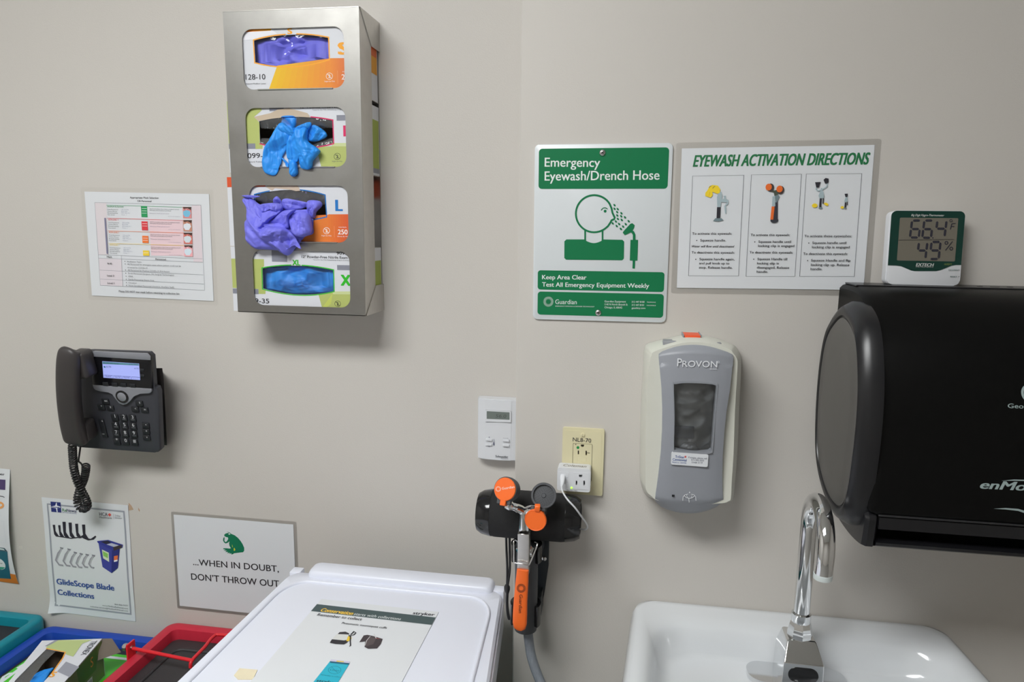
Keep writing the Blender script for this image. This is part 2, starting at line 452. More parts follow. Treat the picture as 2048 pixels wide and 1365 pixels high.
# second picture: orange capped hose
p.ell(P_, (50, 52, 60), 862, 708, 33, 22); p.poly(P_, (48, 48, 58), [(868, 560), (890, 545), (890, 708), (845, 708)]); p.poly(P_, OR, [(840, 592), (864, 594), (852, 702), (828, 700)])
p.poly(P_, CH, [(846, 510), (868, 506), (870, 590), (842, 592)]); p.poly(P_, CHD, [(866, 500), (892, 490), (906, 515), (880, 560), (872, 560)])
p.poly(P_, (70, 78, 66), [(840, 455), (860, 462), (880, 455), (905, 470), (885, 500), (862, 505), (858, 478), (838, 470)])
for cx, cy in ((828, 434), (912, 454)): p.ell(P_, (60, 50, 48), cx+3, cy+3, 29, 34)
for cx, cy in ((815, 432), (905, 448)): p.ell(P_, OR, cx, cy, 26, 28)
# third picture: twin and single sprays
def spray(x, y, k):
    p.ell(P_, CHD, x, y+605*k, 16*k, 8*k); p.rect(P_, DK, x-9*k, y+525*k, x+9*k, y+598*k); p.rect(P_, DK, x+18*k, y+525*k, x+28*k, y+570*k)
    p.poly(P_, CH, [(x-16*k, y+505*k), (x+5*k, y+440*k), (x+14*k, y+440*k), (x+30*k, y+500*k), (x+26*k, y+525*k), (x-8*k, y+525*k)])
spray(1243, 0, 1)
p.line(P_, CH, [(1210, 430), (1208, 452), (1225, 464), (1250, 455), (1280, 440), (1298, 425), (1298, 400)], 9)
p.poly(P_, DK, [(1198, 392), (1246, 390), (1236, 415), (1230, 435), (1208, 435)]); p.poly(P_, DK, [(1268, 372), (1285, 357), (1310, 362), (1310, 392), (1298, 404), (1280, 402)])
p.ell(P_, YE, 1195, 585, 23, 17); p.poly(P_, YE, [(1268, 566), (1290, 560), (1310, 574), (1304, 587), (1285, 585)])
p.ell(P_, CHD, 1448, 606, 11, 7); p.rect(P_, DK, 1442, 560, 1456, 602); p.rect(P_, DK, 1460, 555, 1467, 580); p.poly(P_, CH, [(1440, 548), (1450, 515), (1464, 515), (1468, 552), (1440, 556)])
p.poly(P_, DK, [(1442, 488), (1468, 486), (1468, 505), (1460, 516), (1448, 514)]); p.ell(P_, YE, 1422, 600, 14, 11)
p.build(t)

# --- emergency eyewash sign
SW, SH = .2153, .2802
F = Frame((-.0384, YR, 1.4922)).tilt(.0052)
t = empty('safety_sign', 'white and green emergency eyewash sign with a sprayed face, screwed to the wall', 'sign', F)
obj('plate', prism(rrect(-SW/2, SW/2, -SH/2, SH/2, .007, 5), .0003, .0035, bev=.0008), mat('sign_white', rgb(206, 211, 214, k=KP), rough=.33, var=.01), t, 40)
c = crop(1050, 270, 3.5); p = Print(F, c, h=.0037); GS = (0, 112, 68); WH = (222, 226, 226)
p.rect('green_heading_panel', GS, 96, 92, 1004, 378, 24)
p.rect('green_notice_panel', GS, 89, 955, 975, 1092, 20); p.rect('green_maker_panel', GS, 88, 1106, 970, 1270, 22)
p.text('heading_text', WH, 'Emergency', 138, 222, 524, 62, bold=.012, y1=224); p.text('heading_text', WH, 'Eyewash/Drench Hose', 138, 320, 940, 64, bold=.012, y1=313)
p.text('notice_text', WH, 'Keep Area Clear', 120, 1011, 430, 30, bold=.014, y1=1013); p.text('notice_text', WH, 'Test All Emergency Equipment Weekly', 120, 1062, 868, 30, bold=.014, y1=1072)
p.text('maker_text', WH, 'Guardian', 212, 1184, 362, 31, y1=1186); p.text('maker_text', WH, 'EMERGENCY EYEWASH & SHOWER TECHNOLOGY', 213, 1203, 486, 7, y1=1207)
for y, s, x1 in ((1172, 'Guardian Equipment', 706), (1193, '1140 N North Branch St', 718), (1214, 'Chicago, IL 60642', 680)): p.text('maker_text', WH, s, 557, y, x1, 13, y1=y+2)
for y, s, x1, s2 in ((1175, '312 447 8100', 836, 'TELEPHONE'), (1197, '312 447 8101', 832, 'FACSIMILE'), (1218, 'gesafety.com', 842, '')):
    p.text('maker_text', WH, s, 747, y, x1, 12, y1=y+1)
    if s2: p.text('maker_text', WH, s2, 853, y, 915, 7)
def burst(pr, part, col, cx, cy, r0, r1, n, d, wob=0):
    for i in range(n):
        for k in range(4):
            a = 2*math.pi*(i+.5*(k % 2))/n; r = r0+(r1-r0)*k/3; pr.hold = i+k > 0; pr.ell(part, col, cx+r*math.cos(a), cy+r*math.sin(a), d*(.7+.12*k), None, 6); pr.hold = False
burst(p, 'maker_logo_print', WH, 164, 1168, 20, 33, 18, 2.4)
D_ = 'diagram_print'
head = [(484+128*math.cos(R(a)), 552+130*math.sin(R(a))) for a in range(48, 335, 7)]
head += [(606, 515), (612, 545), (628, 580), (624, 590), (606, 598), (598, 614), (580, 640)]
p.line(D_, GS, head, 13, True)
p.line(D_, GS, [(421, 668), (421, 740)], 12); p.line(D_, GS, [(543, 668), (543, 740)], 12)
neck = [(428+108*i/10, 742+16*math.sin(math.pi*i/10)) for i in range(11)]
body = [(290, 732), (428, 732)]+neck+[(536, 732), (682, 735), (694, 748), (692, 866), (680, 878), (288, 874), (275, 862), (276, 745)]
p.poly(D_, GS, body)
p.ell(D_, GS, 561, 534, 10); p.ring(D_, GS, 558, 536, 25, 6, ry=25, n=12, a0=195, a1=320)
for (x, y) in ((627, 492), (627, 517), (649, 519), (645, 540), (675, 548), (646, 564), (673, 569), (700, 577), (650, 588), (677, 595), (726, 604), (636, 606), (614, 619), (659, 624), (705, 624), (642, 638), (687, 642), (671, 658)):
    p.poly(D_, GS, [(x-9, y-8), (x+1, y-7), (x+8, y+1), (x+8, y+7), (x+2, y+9), (x-5, y+6)])
p.poly(D_, GS, [(684, 684), (692, 672), (735, 625), (750, 618), (768, 632), (762, 655), (745, 680), (710, 698), (698, 702)])
p.line(D_, GS, [(740, 672), (756, 682), (764, 700), (764, 738)], 18); p.rect(D_, GS, 736, 735, 789, 880); p.rect(D_, GS, 753, 878, 770, 936)
p.build(t, .33)
for (x, y) in ((1205.1, 306.3), (1196.6, 625.1)):
    q = F.px(x, y); sc = obj('screw', lathe([(0, .0036), (.0052, .0036), (.0052, .0046), (.004, .0062), (.0015, .0068), (0, .0069)], q, (0, 0, 1), 20), SCREWM, t, 40)
    sl = merge(box(-.0026, .0026, -.0005, .0005, .0066, .0071), box(-.0005, .0005, -.0026, .0026, .0066, .0071)); xf(sl, Matrix.Translation(Vector((q.x, q.y, 0)))@Matrix.Rotation(.6, 4, 'Z'))
    obj('screw_slot_shade', sl, BLACKP, sc)  # raised black cross, shade of the driver recess given as colour

# --- mask selection sheet
F, t = sheet('notice_sheet', 'laminated mask selection notice with coloured table rows, left of the glove box holder'.replace(', left of', ' beside'), 'sheet', -.9686, 1.454, .2794, .2159, -.0135, YL)
c = crop(150, 360, 5.25); p = Print(F, c, h=.0016)
p.text('heading_text', K0, 'Appropriate Mask Selection', 577, 195, 878, 20, bold=.012, y1=200); p.text('heading_text', K0, 'OR Personnel', 655, 231, 802, 19, bold=.012, y1=234)
PK = (222, 206, 212)
p.poly('table_print', (214, 206, 210), [(208, 240), (330, 243), (352, 790), (248, 786)]); p.poly('table_print', (216, 204, 210), [(1228, 268), (1322, 268), (1340, 865), (1245, 862)])
p.poly('table_print', (226, 200, 206), [(775, 415), (1130, 425), (1150, 800), (800, 795)])
p.poly('table_print', (214, 206, 212), [(250, 822), (490, 830), (502, 1118), (266, 1108)])
LN = (120, 124, 134)
for a in ([(208, 238), (1322, 266)], [(208, 238), (266, 1108)], [(1322, 266), (1362, 1160)], [(266, 1108), (1362, 1160)], [(248, 786), (1338, 830)], [(250, 822), (1340, 866)], [(258, 948), (1348, 998)], [(264, 1042), (1354, 1094)], [(486, 796), (504, 1120)]): p.line('table_print', LN, a, 2.2)
rows = [((44, 150, 90), 270, 'MAXIMUM FILTRATION', 510, 696, 277, 392, 338), ((214, 62, 70), 408, 'ASTM LEVEL 3', 455, 702, 436, 530, 348), ((232, 120, 56), 540, 'ASTM LEVEL 2', 466, 710, 588, 663, 356), ((232, 200, 60), 672, 'ASTM LEVEL 1', 466, 718, 742, 796, 364)]
for i, (cl, y, s, x1, bx, by0, by1, x0) in enumerate(rows):
    p.line('table_print', cl, [(x0-8, y-5), (1222+i*6, y+20)], 3); p.text('body_text', cl, s, x0+2, y+17, x1, 14, bold=.01)
    p.rect('table_print', cl, bx, by0, bx+64, by1)
    for k in range(1, int((by1-by0)/24)): p.line('table_print', (235, 235, 235), [(bx+6, by0+k*24), (bx+58, by0+k*24+1)], 3)
    for r_ in range(4):
        yy = y+30+r_*19; rn = random.Random(i*7+r_)
        p.text('body_text', KG, ['Fluid Resistance', 'Filtration Efficiency', 'Breathability', 'Flame Spread'][r_], x0+6, yy+14, x0+6+[110, 100, 108, 74][r_], 10)
        p.text('body_text', (150, 156, 176), ['160 mmHg', 'BFE 99%', 'PFE 99% 0.1', 'Class 1'][r_], x0+150, yy+14, x0+150+[74, 62, 90, 54][r_], 9)
    p.text('body_text', KG, 'Ideal for procedures where heavy to moderate amounts', 785+i*6, y+38, 1095+i*6, 10, y1=y+46); p.text('body_text', KG, 'fluid spray and aerosols are produced', 785+i*6, y+54, 1010+i*6, 10, y1=y+60)
    p.text('body_text', (150, 140, 160), 'Minimum fluid penetration', 785+i*6, y+85, 990+i*6, 9, y1=y+90); p.text('body_text', (160, 150, 165), 'barrier and resistance', 980+i*4, y+116, 1105+i*6, 7)
    fx, fy = 1134+i*5, y+15
    p.rect('portrait_print', [(214, 140, 140), (196, 140, 120), (210, 120, 110), (236, 170, 176)][i], fx, fy, fx+90, fy+118); p.poly('portrait_print', (74, 52, 46), [(fx, fy), (fx+90, fy), (fx+84, fy+34), (fx+50, fy+14), (fx+8, fy+20)])
    p.poly('portrait_print', [(120, 186, 216), (216, 220, 228), (206, 216, 222), (206, 220, 230)][i], [(fx+4, fy+45), (fx+40, fy+32), (fx+72, fy+42), (fx+82, fy+68), (fx+60, fy+105), (fx+22, fy+104), (fx+4, fy+78)])
    p.line('portrait_print', (60, 44, 40), [(fx+12, fy+26), (fx+26, fy+28)], 4); p.line('portrait_print', (60, 44, 40), [(fx+46, fy+24), (fx+60, fy+28)], 4)
p.poly('table_print', (122, 122, 148), [(312, 400), (327, 400), (352, 776), (336, 776)])
p.text('body_text', K0, 'Mask', 340, 816, 394, 17, bold=.012); p.text('body_text', K0, 'Personnel', 850, 840, 958, 17, bold=.012)
for s, x, y, x1 in (('N-95', 347, 888, 394), ('Level 3', 343, 1014, 415), ('Level 1', 347, 1092, 418)): p.text('body_text', K0, s, x, y, x1, 18, bold=.012)
for s, x, y, x1, d in (('Intubation Team', 553, 864, 702, 1), ('All Personnel for emergent cases where patient could not be', 556, 892, 1116, 1), ('screened for COVID-19', 558, 926, 765, 0), ('All Personnel for Positive COVID-19 /PUI Patient', 560, 955, 998, 1), ('Scrub Personnel (Surgeon, FA, Surgical Technologist)', 563, 988, 1043, 1), ('CRNA', 566, 1020, 614, 1), ('Sterile Processing Decon Area', 567, 1052, 836, 1), ('Circulator', 569, 1087, 655, 1), ('None Scrubbed Personnel (Vendors, Ancillary Staff)', 570, 1116, 1043, 1)):
    p.text('body_text', KG, s, x, y, x1, 15)
    if d: p.ell('body_text', K0, x-24, y-8, 4)
p.text('body_text', K0, 'Please DO NOT tear mask before returning to collection bin', 467, 1178, 1100, 19, bold=.014)
p.build(t, .3)

# --- blade collections poster
def curl(pv):
    q = pv.copy(); d = max(0, .035-((q.x+.108)+(q.y+.1397))/1.414)
    q.z += d*d*9+.0012*math.sin((q.y+.14)*14)**2; return q
F, t = sheet('blade_poster', 'white poster of blade collections with blue lettering hanging below the telephone', 'poster', -1.1739, .7453, .2159, .2794, -.0146, YL, lam=0, deform=curl)
c = crop(0, 900, 3.793); p = Print(F, c, h=.0017, deform=curl)
GB = (150, 154, 164); NB = (34, 44, 112)
p.line('border_print', GB, [(360, 412), (940, 470), (992, 1248), (425, 1178)], 11, True)
p.poly('logo_print', NB, [(384, 393), (460, 400), (466, 478), (390, 471)])
p.poly('logo_print', (225, 228, 235), [(391, 432), (420, 424), (427, 402), (432, 402), (433, 424), (458, 432), (458, 440), (434, 443), (438, 474), (431, 474), (425, 444), (391, 438)]); p.line('logo_print', NB, [(396, 435), (452, 438)], 5)
p.text('logo_text', (70, 130, 84), 'Re', 474, 468, 506, 22, bold=.015, y1=471); p.text('logo_text', (52, 56, 92), 'Newal', 508, 471, 581, 23, bold=.015, y1=478); p.text('logo_text', (92, 104, 150), 'Full Circle Reprocessing', 474, 479, 581, 8, y1=488)
p.text('logo_text', (70, 72, 82), 'HCA', 755, 500, 818, 26, bold=.01, y1=505); p.text('logo_text', (80, 82, 92), 'Healthcare', 755, 519, 848, 15, y1=526)
p.poly('logo_print', (216, 84, 74), [(832, 480), (845, 494), (832, 508), (819, 493)]); p.line('logo_print', GB, [(862, 485), (864, 526)], 2)
p.text('logo_text', KG, 'TriStar', 874, 506, 916, 12, y1=509); p.text('logo_text', KG, 'Division', 874, 522, 924, 12, y1=526)
BK = (38, 36, 48)
for i, (x, y) in enumerate(((400, 570), (441, 573), (474, 547), (520, 553), (570, 562), (622, 568))):
    wd = (18, 18, 24, 24, 22, 24)[i]; yb = (655, 660, 665, 668, 668, 676)[i]
    p.poly('picture_print', BK, [(x, y), (x+wd, y), (x+wd+2, yb-40), (x+wd+30, yb+2), (x+wd+8, yb+4), (x+12, yb-14), (x+6, yb-50)])
p.poly('picture_print', BK, [(640, 640), (655, 670), (690, 676), (724, 652), (731, 660), (712, 682), (670, 688), (640, 676), (610, 660)]); p.line('picture_print', BK, [(430, 655), (480, 662), (540, 672), (600, 664)], 7)
GR = (150, 150, 158)
for i, (x, y) in enumerate(((462, 742), (518, 752), (566, 776), (611, 786), (656, 792), (704, 798))):
    k = (1.2, 1.15, 1, .95, .88, .86)[i]
    p.line('picture_print', GR, [(x+10, y+4), (x-16*k, y+36*k), (x-30*k, y+78*k), (x-8*k, y+108*k), (x+18*k, y+112*k)], 11); p.line('picture_print', (196, 198, 204), [(x+8, y+10), (x-10*k, y+44*k), (x-20*k, y+80*k)], 4); p.line('picture_print', (124, 126, 134), [(x-4, y), (x+20, y+6)], 9)
p.poly('picture_print', (40, 44, 118), [(748, 700), (850, 740), (912, 735), (898, 895), (852, 934), (782, 888)]); p.poly('picture_print', (60, 66, 150), [(748, 700), (852, 742), (850, 934), (782, 888)])
p.poly('picture_print', (48, 54, 140), [(738, 692), (822, 684), (934, 720), (930, 742), (856, 764), (744, 706)]); p.poly('picture_print', (180, 184, 200), [(810, 718), (848, 708), (904, 724), (870, 738)]); p.poly('picture_print', (40, 38, 54), [(766, 697), (820, 690), (846, 704), (806, 716)]); p.poly('picture_print', (60, 48, 52), [(860, 738), (928, 720), (926, 744), (866, 766)])
p.poly('picture_print', (206, 216, 190), [(776, 756), (828, 780), (832, 850), (786, 822)]); p.poly('picture_print', (130, 190, 90), [(782, 768), (822, 788), (822, 822), (788, 804)]); p.poly('picture_print', (222, 112, 60), [(868, 806), (898, 800), (896, 832), (868, 838)]); p.poly('picture_print', (226, 226, 230), [(868, 838), (896, 832), (895, 844), (869, 850)])
TB = (48, 78, 148)
p.text('title_text', TB, 'GlideScope Blade', 435, 1017, 870, 41, bold=.022, y1=1067); p.text('title_text', TB, 'Collections', 442, 1097, 716, 39, bold=.022, y1=1130)
for s, x0, y0, y1 in (('866-866-7477', 872, 1176, 1188), ('www.MedlineReNewal.com', 778, 1184, 1210), ('customer.service@MedlineReNewal.com', 686, 1192, 1228)): p.text('contact_text', KG, s, x0, y0, 973, 10, y1=y1)
p.build(t)

# --- frog notice
F, t = sheet('frog_notice', 'laminated notice with a green frog and black capitals behind the white bin lid', 'notice', -.8148, .7622, .2794, .2159, -.0013, YL, lam=.007)
c = crop(340, 1010, 5.933); p = Print(F, c, h=.0016); FG = (0, 112, 78)
p.poly('frog_print', FG, [(643, 358), (660, 343), (688, 336), (700, 330), (716, 336), (724, 346), (768, 364), (806, 394), (838, 432), (862, 470), (880, 512), (880, 548), (866, 566), (836, 568), (790, 574), (760, 578), (745, 590), (724, 592), (732, 578), (700, 584), (714, 570), (676, 578), (692, 562), (654, 562), (676, 546), (636, 546), (660, 534), (630, 528), (634, 518), (672, 518), (706, 522), (722, 518), (706, 490), (700, 462), (706, 436), (688, 452), (660, 462), (640, 448), (629, 424), (632, 398), (644, 382), (648, 400), (646, 430), (656, 444), (672, 438), (690, 410), (688, 390), (664, 384), (646, 374)])
p.poly('frog_print', (222, 226, 228), [(690, 350), (700, 340), (712, 342), (716, 352), (704, 356)]); p.poly('frog_print', (206, 200, 40), [(758, 516), (764, 512), (776, 536), (768, 548), (756, 546)]); p.poly('frog_print', (170, 190, 50), [(736, 476), (740, 478), (746, 506), (738, 504)])
for x, y in ((678, 324), (688, 326), (696, 324)): p.ell('frog_print', (60, 120, 90), x, y, 3)
p.text('message_text', K0, '...WHEN IN DOUBT,', 276, 716, 1292, 72, bold=.01, y1=800); p.text('message_text', K0, 'DON\u2019T THROW OUT', 255, 890, 1296, 74, bold=.01, y1=978)
p.build(t, .35)

# --- recycling poster at the frame's edge
PWd, PHt = .2159, .2794
fr = Frame((0, YL, 0)); e1 = fr.px(20, 936.8); tl = fr.px(45.3, 1166.3)
F = Frame((tl.x-.112, YL, (e1.y+tl.y)/2)).tilt(-.03)
def bow(pv):
    q = pv.copy(); s_ = (q.y+PHt/2)/PHt; q.z += .016*math.sin(math.pi*min(1, max(0, s_))**.8)*max(0, (q.x+PWd/2)/PWd)**1.5; return q
t = empty('recycling_poster', 'white poster with orange foot and teal bin picture, bowing off the wall', 'poster', F)
obj('paper', solidify(gridmesh(14, 24, lambda i, j: bow(Vector((-PWd/2+PWd*i, -PHt/2+PHt*j, .0012)))), .0003), PAPER, t, 30)
c = crop(0, 920, 5.25); p = Print(F, c, h=.0018, deform=bow)
H2 = PHt/2
p.poly('foot_print', (206, 122, 40), [(-PWd/2, -H2+.0005), (PWd/2, -H2+.0005), (PWd/2, -H2+.028), (-PWd/2, -H2+.028)], True)
p.text('logo_text', (60, 60, 66), 'stryker', -110, 150, 56, 24, bold=.015, y1=164)
p.poly('picture_print', (74, 58, 104), [(-200, 190), (70, 206), (79, 308), (-200, 290)])
p.line('picture_print', (70, 70, 78), [(-40, 372), (30, 370), (60, 373), (80, 382)], 7); p.ring('picture_print', (222, 156, 92), 30, 462, 42, 20, ry=26); p.ring('picture_print', (222, 156, 92), -50, 462, 42, 20, ry=26)
p.poly('picture_print', (206, 206, 214), [(0, 560), (25, 545), (58, 566), (20, 566)]); p.line('picture_print', (214, 196, 220), [(-20, 710), (45, 655)], 18); p.line('picture_print', (206, 210, 218), [(-200, 610), (90, 622), (118, 842), (-200, 842)], 3, True)
p.poly('picture_print', (232, 176, 50), [(-40, 830), (28, 832), (0, 864), (-40, 864)])
p.poly('picture_print', (26, 96, 114), [(-120, 915), (132, 940), (132, 1245), (-120, 1236)]); p.poly('picture_print', (60, 84, 96), [(-120, 892), (100, 900), (136, 938), (-120, 926)]); p.poly('picture_print', (190, 206, 206), [(40, 902), (92, 908), (104, 926), (36, 920)]); p.poly('picture_print', (70, 160, 140), [(-20, 900), (34, 904), (30, 920), (-20, 916)])
p.ell('picture_print', (214, 222, 222), 26, 1078, 68, 62); p.poly('picture_print', (60, 156, 130), [(-34, 1106), (88, 1112), (66, 1134), (30, 1141), (-8, 1134)]); p.text('picture_print', (60, 66, 70), 'stryker', -24, 1066, 66, 16, bold=.01)
p.build(t)

# --- bits of old tape left on the wall
TAPEB = mat('old_brown_tape', rgb(178, 150, 126, k=KP), rough=.6); TAPEC = mat('old_clear_tape', rgb(200, 196, 188, k=KP), rough=.3)
W0 = Frame((0, YL, 0))
for pts, m, lab in (([(257.5, 1006.5), (263, 1012), (267, 1020), (258, 1021.5)], TAPEB, 'torn brown corner of old paper stuck beside the blade poster'),
                    ([(277, 1016), (280, 1021), (279, 1024), (276.5, 1020)], TAPEB, 'tiny brown fleck of old paper on the wall near the blade poster'),
                    ([(37.5, 1094), (44, 1093), (44.5, 1099), (38, 1098)], TAPEC, 'scrap of clear tape on the wall beside the bowing poster')):
    q = [W0.px(*a) for a in pts]; cx = sum(v.x for v in q)/4; cy = sum(v.y for v in q)/4
    o = obj('tape_scrap', prism([(v.x-cx, v.y-cy) for v in q], 0, .0005), m); o.matrix_world = Frame((cx, YL, cy)).M(); top(o, lab, 'tape')
# ------------------------------------------------------------------ glove box holder with its boxes and gloves
FY = YL-.1
FH = Frame((-.5927, FY, 1.605))
HW, HH = .2533, .537
holder = empty('glove_box_holder', 'brushed steel wall holder with four windows holding glove boxes', 'glove holder', FH)
wins_px = [((484.3, 58), (688.5, 53), (487, 179.5), (688, 176.2)), ((491.2, 216.6), (691, 213.6), (494, 335), (692.5, 333.4)),
           ((499.5, 370), (695.3, 372.5), (500.5, 484), (697, 484.5)), ((505.5, 501), (698.8, 503), (508, 610.5), (700.5, 615.8))]
wins = []
for q in wins_px:
    L_ = [FH.px(*a) for a in q]
    wins.append(((L_[0].x+L_[2].x)/2, (L_[1].x+L_[3].x)/2, (L_[2].y+L_[3].y)/2, (L_[0].y+L_[1].y)/2))
obj('front_panel', prism(rrect(-HW/2, HW/2, -HH/2, HH/2, .0015, 2), -.0013, 0, holes=[rrect(a, b, c_, d, .0185, 7) for a, b, c_, d in wins]), STEEL, holder)
for s_ in (-1, 1):
    # side flange: front strip of the depth, plus the corner gussets at top and bottom
    x0, x1 = (HW/2-.0013, HW/2) if s_ > 0 else (-HW/2, -HW/2+.0013)
    # the boxes slide in from one side, so the flange there is only a narrow returned lip
    obj('side_flange', box(x0, x1, -HH/2+.0005, HH/2-.0005, -.056 if s_ > 0 else -.0033, -.0013), STEELN, holder)
    for zz in (1, -1):
        y0 = zz*HH/2; e = .052 if (s_ > 0 or zz > 0) else .0013
        pts = [(-.002, y0), (-.056, y0-zz*e), (-.1, y0-zz*e), (-.1, y0)]
        g_ = prism([(a, b) for a, b in pts], 0, .0013)
        M_ = Matrix(((0, 0, 1, (x1 if s_ > 0 else x0-.0013)), (0, 1, 0, 0), (1, 0, 0, 0), (0, 0, 0, 1)))
        xf(g_, M_); bmesh.ops.recalc_face_normals(g_, faces=g_.faces[:])
        obj('corner_gusset', g_, STEELN, holder)
obj('top_panel', box(-HW/2, HW/2, HH/2-.0013, HH/2+.0004, -.1, .0004, .0003, 1), STEELN, holder)
obj('bottom_panel', box(-HW/2, HW/2, -HH/2, -HH/2+.0013, -.1, 0), STEELN, holder)
obj('back_panel', box(-HW/2+.002, HW/2-.002, -HH/2, HH/2, -.0999, -.0985), STEELN, holder)
for i in range(3):
    a, b, c_, d = wins[i]
    obj('window_lip', box(a+.026, b-.022, c_-.0012, c_+.0008, -.003, .0018, .0004, 1), STEELN, holder)
    obj('shelf', box(-HW/2+.003, HW/2-.003, c_-.0105, c_-.0093, -.098, -.0013), STEELN, holder)

def barrel(pr, TL, TR, BR, BL, T, B, n=14):
    TL, TR, BR, BL, T, B = [Vector(pr.L(*q)) for q in (TL, TR, BR, BL, T, B)]
    out = []
    ct = 2*T-.5*(TL+TR); cb = 2*B-.5*(BL+BR)
    for i in range(n+1): t_ = i/n; out.append((TL*(1-t_)**2+ct*2*t_*(1-t_)+TR*t_*t_)[:])
    for i in range(n+1): t_ = i/n; out.append((BR*(1-t_)**2+cb*2*t_*(1-t_)+BL*t_*t_)[:])
    return out[::-1]
def grow(pts, d):
    n = len(pts); out = []
    for i in range(n):
        a = Vector(pts[i-1]); b = Vector(pts[i]); c_ = Vector(pts[(i+1) % n])
        t1 = (b-a).normalized(); t2 = (c_-b).normalized(); nn = Vector((t1.y, -t1.x))+Vector((t2.y, -t2.x)); nn /= max(.6, nn.length**2/2)
        out.append((b+nn*d)[:])
    return out
def wrinkle(x, y, seed, sc):
    """ridges and valleys of crumpled thin rubber, -1..1"""
    p_ = Vector((x*sc, y*sc, seed*3.7))
    wv = noise.noise_vector(p_*.6)*.8
    a = 1-abs(noise.noise(p_+wv))*3.0; b = abs(noise.noise(p_*2.1+wv*1.6+Vector((7, 3, 1))))*3.0-.8; c_ = 1-abs(noise.noise(p_*4.4+wv*2+Vector((2, 9, 4))))*3
    return .52*a+.34*b+.14*c_
def cushion(pts, h0, thick, amp, sc, seed, rings=34, back=-.002, tiltv=0, floor=None):
    """one crumpled fold of a glove: closed thin slab with long creases"""
    pts = catloop([Vector((q[0], q[1], 0)) for q in pts], 9)
    c_ = sum(pts, Vector())/len(pts); loops = []
    rn = random.Random(seed*13+len(pts)); an = rn.uniform(.9, 2.2); ca, sa = math.cos(an), math.sin(an)
    sz = max((q-c_).length for q in pts)
    planes = [[(Vector((rn.uniform(-.8, .8), rn.uniform(-.8, .8), 0))*sz+c_, Vector((rn.gauss(0, .5), rn.gauss(0, .5), 0))) for _ in range(9)] for _ in (0, 1)]
    fac = lambda d: max(s2.dot(d-c2) for c2, s2 in planes[0])-max(s2.dot(d-c2) for c2, s2 in planes[1])
    for k in range(1, rings+1):
        s_ = (k/rings)**.8; lp = []
        for q in pts:
            d = c_+(q-c_)*s_; e = math.sqrt(max(0, 1-s_**5))
            al, ac = d.x*ca+d.y*sa, -d.x*sa+d.y*ca
            w_ = .55*wrinkle(al*.3, ac, seed, sc*.85)+.13*wrinkle(d.x, d.y, seed+9, sc*1.5)+max(-.7, min(.7, fac(d)*.28/max(amp, .003)))
            lp.append(Vector((d.x, d.y, h0+thick*.7*e+amp*1.5*w_*(e*.75+.25)+tiltv*(d.y-c_.y))))
        loops.append(lp)
    rim = loops[-1]
    bk = [[Vector((c_.x+(v.x-c_.x)*f, c_.y+(v.y-c_.y)*f, v.z+back*(1+2*(1-f)))) for v in rim] for f in (.985, .9, .8, .7, .6, .5, .4, .3, .15)]
    if floor:     # lies on what it hangs over instead of sinking into it
        for lp in loops:
            for v in lp: v.z = max(v.z, floor(v.x, v.y)+.0014)
        for lp in bk:
            for v in lp: v.z = max(v.z, floor(v.x, v.y))
    return loft(loops+bk)
PURPLE = mat('purple_nitrile', rgb(112, 112, 214, k=1.2), rough=.5, spec=.4, var=.03, vscale=90, bump=.1, bscale=1500)
BLUEN = mat('blue_nitrile', rgb(44, 140, 226, k=1.2), rough=.45, spec=.4, var=.03, vscale=90, bump=.1, bscale=1500)
CARTON = mat('carton_white', rgb(208, 210, 216, k=KP), rough=.5, var=.015)
CARTIN = mat('carton_inside', rgb(150, 135, 118, k=1.0), rough=.8)
GREYFILM = clear('loose_film', .12, (.95, .95, .96, 1), .05, .8, 60)
spec = [
    dict(c=crop(470, 40, 8.533), b=((325, 350), (1588, 305), (1600, 668), (345, 722), (955, 250), (960, 790)), x=(-.1195, HW/2-.003), rim=(238, 160, 30), size='S',
         lab='glove box marked with orange S, purple gloves behind film in the topmost window'),
    dict(c=crop(480, 200, 8.53), b=((325, 365), (1575, 352), (1588, 738), (342, 738), (930, 290), (960, 822)), x=(-.1305, HW/2-.0019), rim=(206, 28, 92), size='M',
         lab='lime and white glove box with a magenta rim and a blue glove pulled out'),
    dict(c=crop(470, 350, 8.03), b=((320, 322), (1440, 330), (1463, 668), (345, 668), (880, 242), (890, 740)), x=(-.1378, HW/2-.018), rim=(14, 106, 178), size='L',
         lab='orange and white glove box marked with blue L, its top edge torn'),
    dict(c=crop(490, 490, 9.31), b=((325, 440), (1640, 475), (1650, 862), (335, 815), (960, 388), (1020, 928)), x=(-.1375, HW/2-.0019), rim=(52, 176, 44), size='XL',
         lab='lime and white glove box marked with green XL in the lowest window')]
boxes = []
